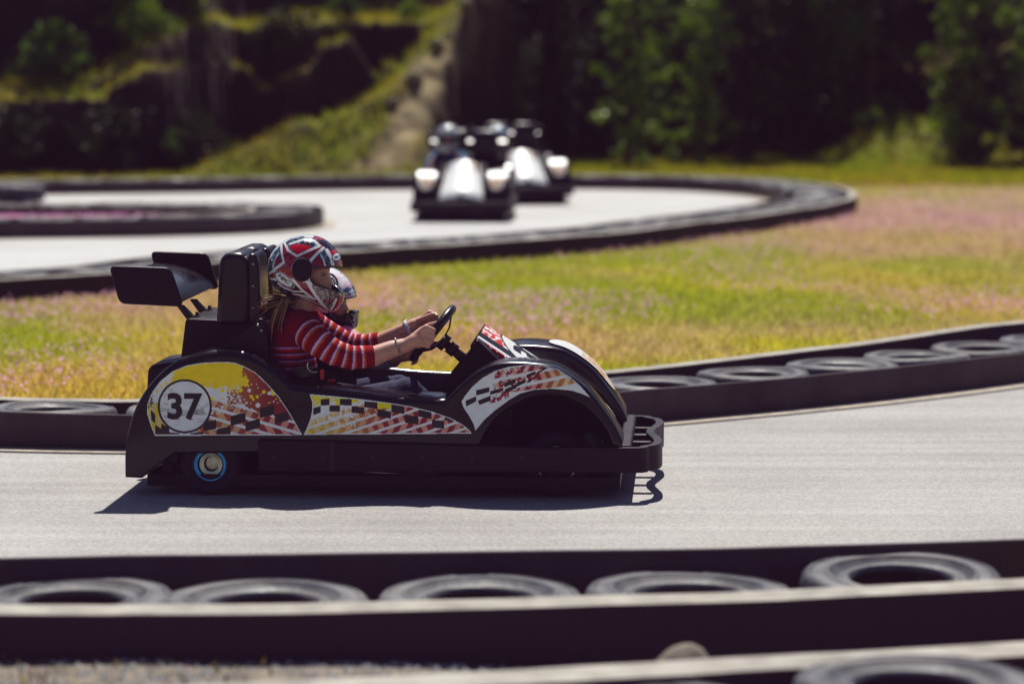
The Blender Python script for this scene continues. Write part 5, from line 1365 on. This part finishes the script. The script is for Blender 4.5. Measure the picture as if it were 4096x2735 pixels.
# ---------------- child in the far seat
cs1 = [P3(792, 772, .115), P3(826, 806, .075), P3(866, 830, .03), P3(905, 824, -.06)]
cs2 = [P3(788, 765, .315), P3(822, 790, .33), P3(862, 795, .22), P3(905, 782, .06)]
CW = P3(917, 820, -.082); CW2 = P3(920, 776, .02)
chd = dict(v=CV, label="small passenger in the far seat in a pink top with a white and pink helmet", head_hw=.066, top_name="shirt",
    face=[(1080, 850), (1200, 900), (1270, 980), (1290, 1040), (1282, 1090), (1286, 1110), (1318, 1165), (1324, 1190), (1300, 1212), (1296, 1235), (1308, 1260), (1296, 1290), (1290, 1330), (1240, 1360), (1150, 1330), (1020, 1260), (900, 1120), (880, 960), (960, 860)],
    face_c=(1100, 1090), J=dict(neck0=P3(758, 742, CV), neck1=P3(765, 722, CV), head=P3(770, 700, CV), chest=P3(765, 805, CV), belly=P3(762, 862, CV), pelvis=P3(770, 915, CV)),
    neck_r=[.045, .040, .040], chest_r=(.075, .125, .105), belly_r=(.075, .11, .10), pelvis_r=(.095, .12, .085),
    arms=[dict(pts=cs1 + [CW], r=[.036, .032, .028, .024, .020], sleeve=cs1, sleeve_r=[.046, .040, .036, .031],
               hand=dict(wrist=CW, k_in=P3(946, 806, -.150), k_out=P3(940, 824, -.140), fwd=(.80, -.30, -.2), curl=(.15, -.70, -.65), size=.78, thumb=[P3(926, 814, -.11), P3(940, 804, -.142), P3(952, 800, -.160)])),
          dict(pts=cs2 + [CW2], r=[.036, .032, .028, .024, .020], sleeve=cs2, sleeve_r=[.046, .040, .036, .031],
               hand=dict(wrist=CW2, k_in=P3(966, 772, -.082), k_out=P3(958, 790, -.080), fwd=(.8, -.3, -.2), curl=(.2, -.9, -.3), size=.78, thumb=[P3(940, 772, -.03), P3(956, 762, -.07), P3(968, 758, -.09)]))],
    legs=[dict(pts=[P3(775, 915, CV - .07), P3(850, 895, CV - .08), P3(915, 885, CV - .08), P3(960, 935, CV - .07), P3(1000, 970, CV - .07)], r=[.065, .056, .048, .042, .036]),
          dict(pts=[P3(775, 915, CV + .07), P3(850, 895, CV + .08), P3(915, 885, CV + .08), P3(960, 935, CV + .07), P3(1000, 970, CV + .07)], r=[.065, .056, .048, .042, .036])],
    eyes=[], skin=(.52, .29, .21), vox=.0042)
for s in (-1, 1):
    yv = CV + s * .03
    u, z = h_local(1215, 1110, CV); chd['eyes'] += [((u, yv, z), (.011, .05, .006), (.06, .035, .03), .8)]
    u, z = h_local(1205, 1078, CV); chd['eyes'] += [((u, yv, z), (.015, .05, .004), (.18, .09, .05), .6)]
u, z = h_local(1290, 1245, CV); chd['eyes'] += [((u, CV, z), (.016, .03, .006), (.36, .10, .10), .7)]
def paint_shirt(co):
    c = np.tile(np.array([.74, .22, .42]), (len(co), 1)); n = fbm(co[:, 0] * 30, co[:, 2] * 30, 3); c[n > .58] = np.array([.82, .45, .60]); c[(n < .36)] = np.array([.60, .10, .30])
    u, z = L(800, 768, CV - .08); c[np.linalg.norm(co[:, [0, 2]] - np.array([u, z]), axis=1) < .014] = np.array([.80, .62, .05])
    z0 = L(775, 792, CV)[1]; c[co[:, 2] < z0] = np.array([.02, .018, .025])  # lower shirt painted near black, the shade below the arms as colour
    for sl in (cs1, cs2):
        arc, d = seg_t(co, sl); m = (d < .05) & (arc > .05); g = (arc / .024) % 1
        a = np.where((g < .5)[:, None], np.array([.62, .62, .70]), np.array([.16, .17, .26])); a = np.where(((arc / .024).astype(int) % 4 == 3)[:, None] & (sl is cs2), np.array([.60, .06, .06]), a); c[m] = a[m]
    return c
chd['paint_top'] = paint_shirt
child = build_person(chd)
def paint_child(x, y, eo, side):
    n = fbm(x / 70, y / 70, 91); c = np.tile(np.array([.86, .84, .88]), (len(x), 1)); t = np.clip((n - .54) * 5, 0, .8)[:, None]
    c = c * (1 - t) + np.array([.72, .38, .55]) * t
    blue = inpoly(x, y, [(1220, 880), (1400, 800), (1460, 930), (1250, 970)]); c[blue & (fbm(x / 22, y / 22, 92) > .42)] = np.array([.05, .10, .18])
    c[(y > 950) & (y < 1010) & (x > 1100)] = np.array([.55, .28, .48])
    e = np.hypot((x - 1050) / 165, (y - 810) / 190); c[(e < 1) & (e > .84)] = HB; c[(e < .78) & (e > .66)] = HN; c[e < .55] = np.array([.45, .45, .55])
    c[(y > 1200)] = np.array([.015, .015, .02]); c[(y > 1380) & (x < 1200)] = np.array([.70, .30, .48]); c[eo < 16] = HB
    return c
OUT_CH = [(1000, 548), (1090, 565), (1200, 625), (1300, 715), (1380, 820), (1425, 920), (1440, 985), (1462, 1100), (1478, 1230), (1478, 1330), (1462, 1420), (1400, 1490), (1290, 1510), (1120, 1450), (950, 1370), (800, 1250), (730, 1080), (720, 900), (770, 730), (870, 600)]
OPEN_CH = [(1085, 1015), (1250, 1005), (1440, 990), (1600, 985), (1600, 1215), (1470, 1225), (1345, 1240), (1325, 1325), (1200, 1330), (1100, 1260), (1070, 1130)]
chelm, cplace = helmet("helmet", OUT_CH, OPEN_CH, (1090, 1000), CV, .118, paint_child, child, 220, 50)
# wrist bands and bracelet belong to the driver
for (a, b, r, wd, nm, m, bd) in ((P3(912, 796, -.357), P3(925, 792, -.353), .034, .0042, "bracelet", M_metal, 26), (P3(938, 752, -.082), P3(950, 745, -.085), .0325, .008, "wristband", mat("pale_band", (.62, .58, .70), .6), 0)):
    o = bracelet(a, b, r, wd, nm, m, bd); o.parent = driver

# ================================================================== FAR KARTS AND THEIR DRIVERS
def recolour(root, table, namefilter):
    for ch in root.children:
        base = ch.name.split('.')[0]
        if base in table:
            ch.data = ch.data.copy(); ch.data.materials[0] = table[base]
def drop(root, names):
    for ch in list(root.children):
        if ch.name.split('.')[0] in names: 
            for g in list(ch.children): drop(ch, {g.name.split('.')[0]})
            bpy.data.objects.remove(ch)
        else: drop(ch, names)
def heading(o, mid, fwd_deg):
    """put a copied kart or rider so that its own centre line runs through mid, pointing fwd_deg from +X"""
    o.location = (mid[0], mid[1], 0); o.rotation_euler = (0, 0, R(fwd_deg))
M_grey = mat("grey_helmet", (.42, .43, .46), .2, coat=.8, var=.1, scale=30)
M_silver = mat("silver_helmet", (.34, .42, .52), .2, coat=.8, var=.1, scale=30)
M_bluej = mat("blue_jacket", (.04, .13, .26), .8, var=.25, scale=30, bump=.3, bscale=80)
M_darkj = mat("dark_jacket", (.05, .02, .03), .8, var=.25, scale=30, bump=.3, bscale=80)
M_visor = mat("dark_visor", (.008, .008, .010), .08, coat=.5)
def visor(root, hel_obj):
    vs = []; fs = []; n = 24
    xs = np.linspace(-1, 1, n)
    mb = MB()
    x_ = np.linspace(560, 1236, 40)
    top = np.interp(x_, [560, 820, 1236], [545, 505, 525]); bot = np.interp(x_, [560, 820, 1100, 1236], [600, 720, 860, 930])
    for s in (1, -1):
        A = hplace(x_, top, .004); B = hplace(x_, bot, .004); Cc = hplace(x_, (top + bot) / 2, .004)
        for Q in (A, B, Cc):
            if s < 0: Q[:, 1] = 2 * DV - Q[:, 1]
        b = len(mb.v); mb.v += [tuple(q) for q in A] + [tuple(q) for q in Cc] + [tuple(q) for q in B]
        mb.f += [(b + r * 40 + i, b + r * 40 + i + 1, b + (r + 1) * 40 + i + 1, b + (r + 1) * 40 + i) for r in (0, 1) for i in range(39)]
    return mb.build("visor", M_visor, hel_obj)
def far_kart(mid, deg, klabel, dlabel, hm, top, sc=1.0):
    k = copy_tree(kart); drop(k, {"number", "seat_belt"}); heading(k, mid, deg)
    tag(k, klabel, "go-kart")
    fender_cap(1, L(1240, 840, NV)[0], L(1396, 950, NV)[0], -.37, .10, k)
    for ch in k.children:
        if ch.name.startswith("hood_sticker"):
            ch.data = ch.data.copy(); a = ch.data.color_attributes["Col"]; n_ = len(ch.data.vertices); c_ = np.ones(n_ * 4, np.float32); a.data.foreach_get("color", c_); c_ = c_.reshape(-1, 4)
            co = np.empty(n_ * 3, np.float32); ch.data.vertices.foreach_get("co", co); co = co.reshape(-1, 3); lum = c_[:, :3].min(1)
            wht = (lum < .5) & ~((co[:, 1] > .09) & (co[:, 2] > .5)) & ~((co[:, 1] < -.13) & (co[:, 2] > .52)) & ~((np.abs(co[:, 1]) < .03) & (co[:, 2] < .36))
            c_[wht, :3] = (.86, .86, .86); c_[lum >= .5, :3] = (.90, .90, .90); a.data.foreach_set("color", c_.ravel())
    d = copy_tree(driver); drop(d, {"hair", "bracelet", "wristband", "logo", "visor_pivot"}); heading(d, mid, deg); d.scale = (sc, sc, sc)
    recolour(d, {"helmet": hm, "sweater": top}, None)
    h = [c for c in d.children if c.name.startswith("helmet")][0]; visor(d, h)
    tag(d, dlabel, "person")
    return k, d
KA = G(1070, 511, 0.0); KB = G(1217, 471, 0.0)
far_kart((KA[0] - .02, KA[1] + .95), -93, "nearer of the two far white-nosed karts, left one, coming towards the camera", "driver of the left far kart in a blue jacket and a grey helmet", M_grey, M_bluej)
far_kart((KB[0] - .14, KB[1] + .95), -82, "farther of the two far white-nosed karts, right one, half hidden", "driver of the right far kart in dark clothes and a silver blue helmet", M_silver, M_darkj, .91)
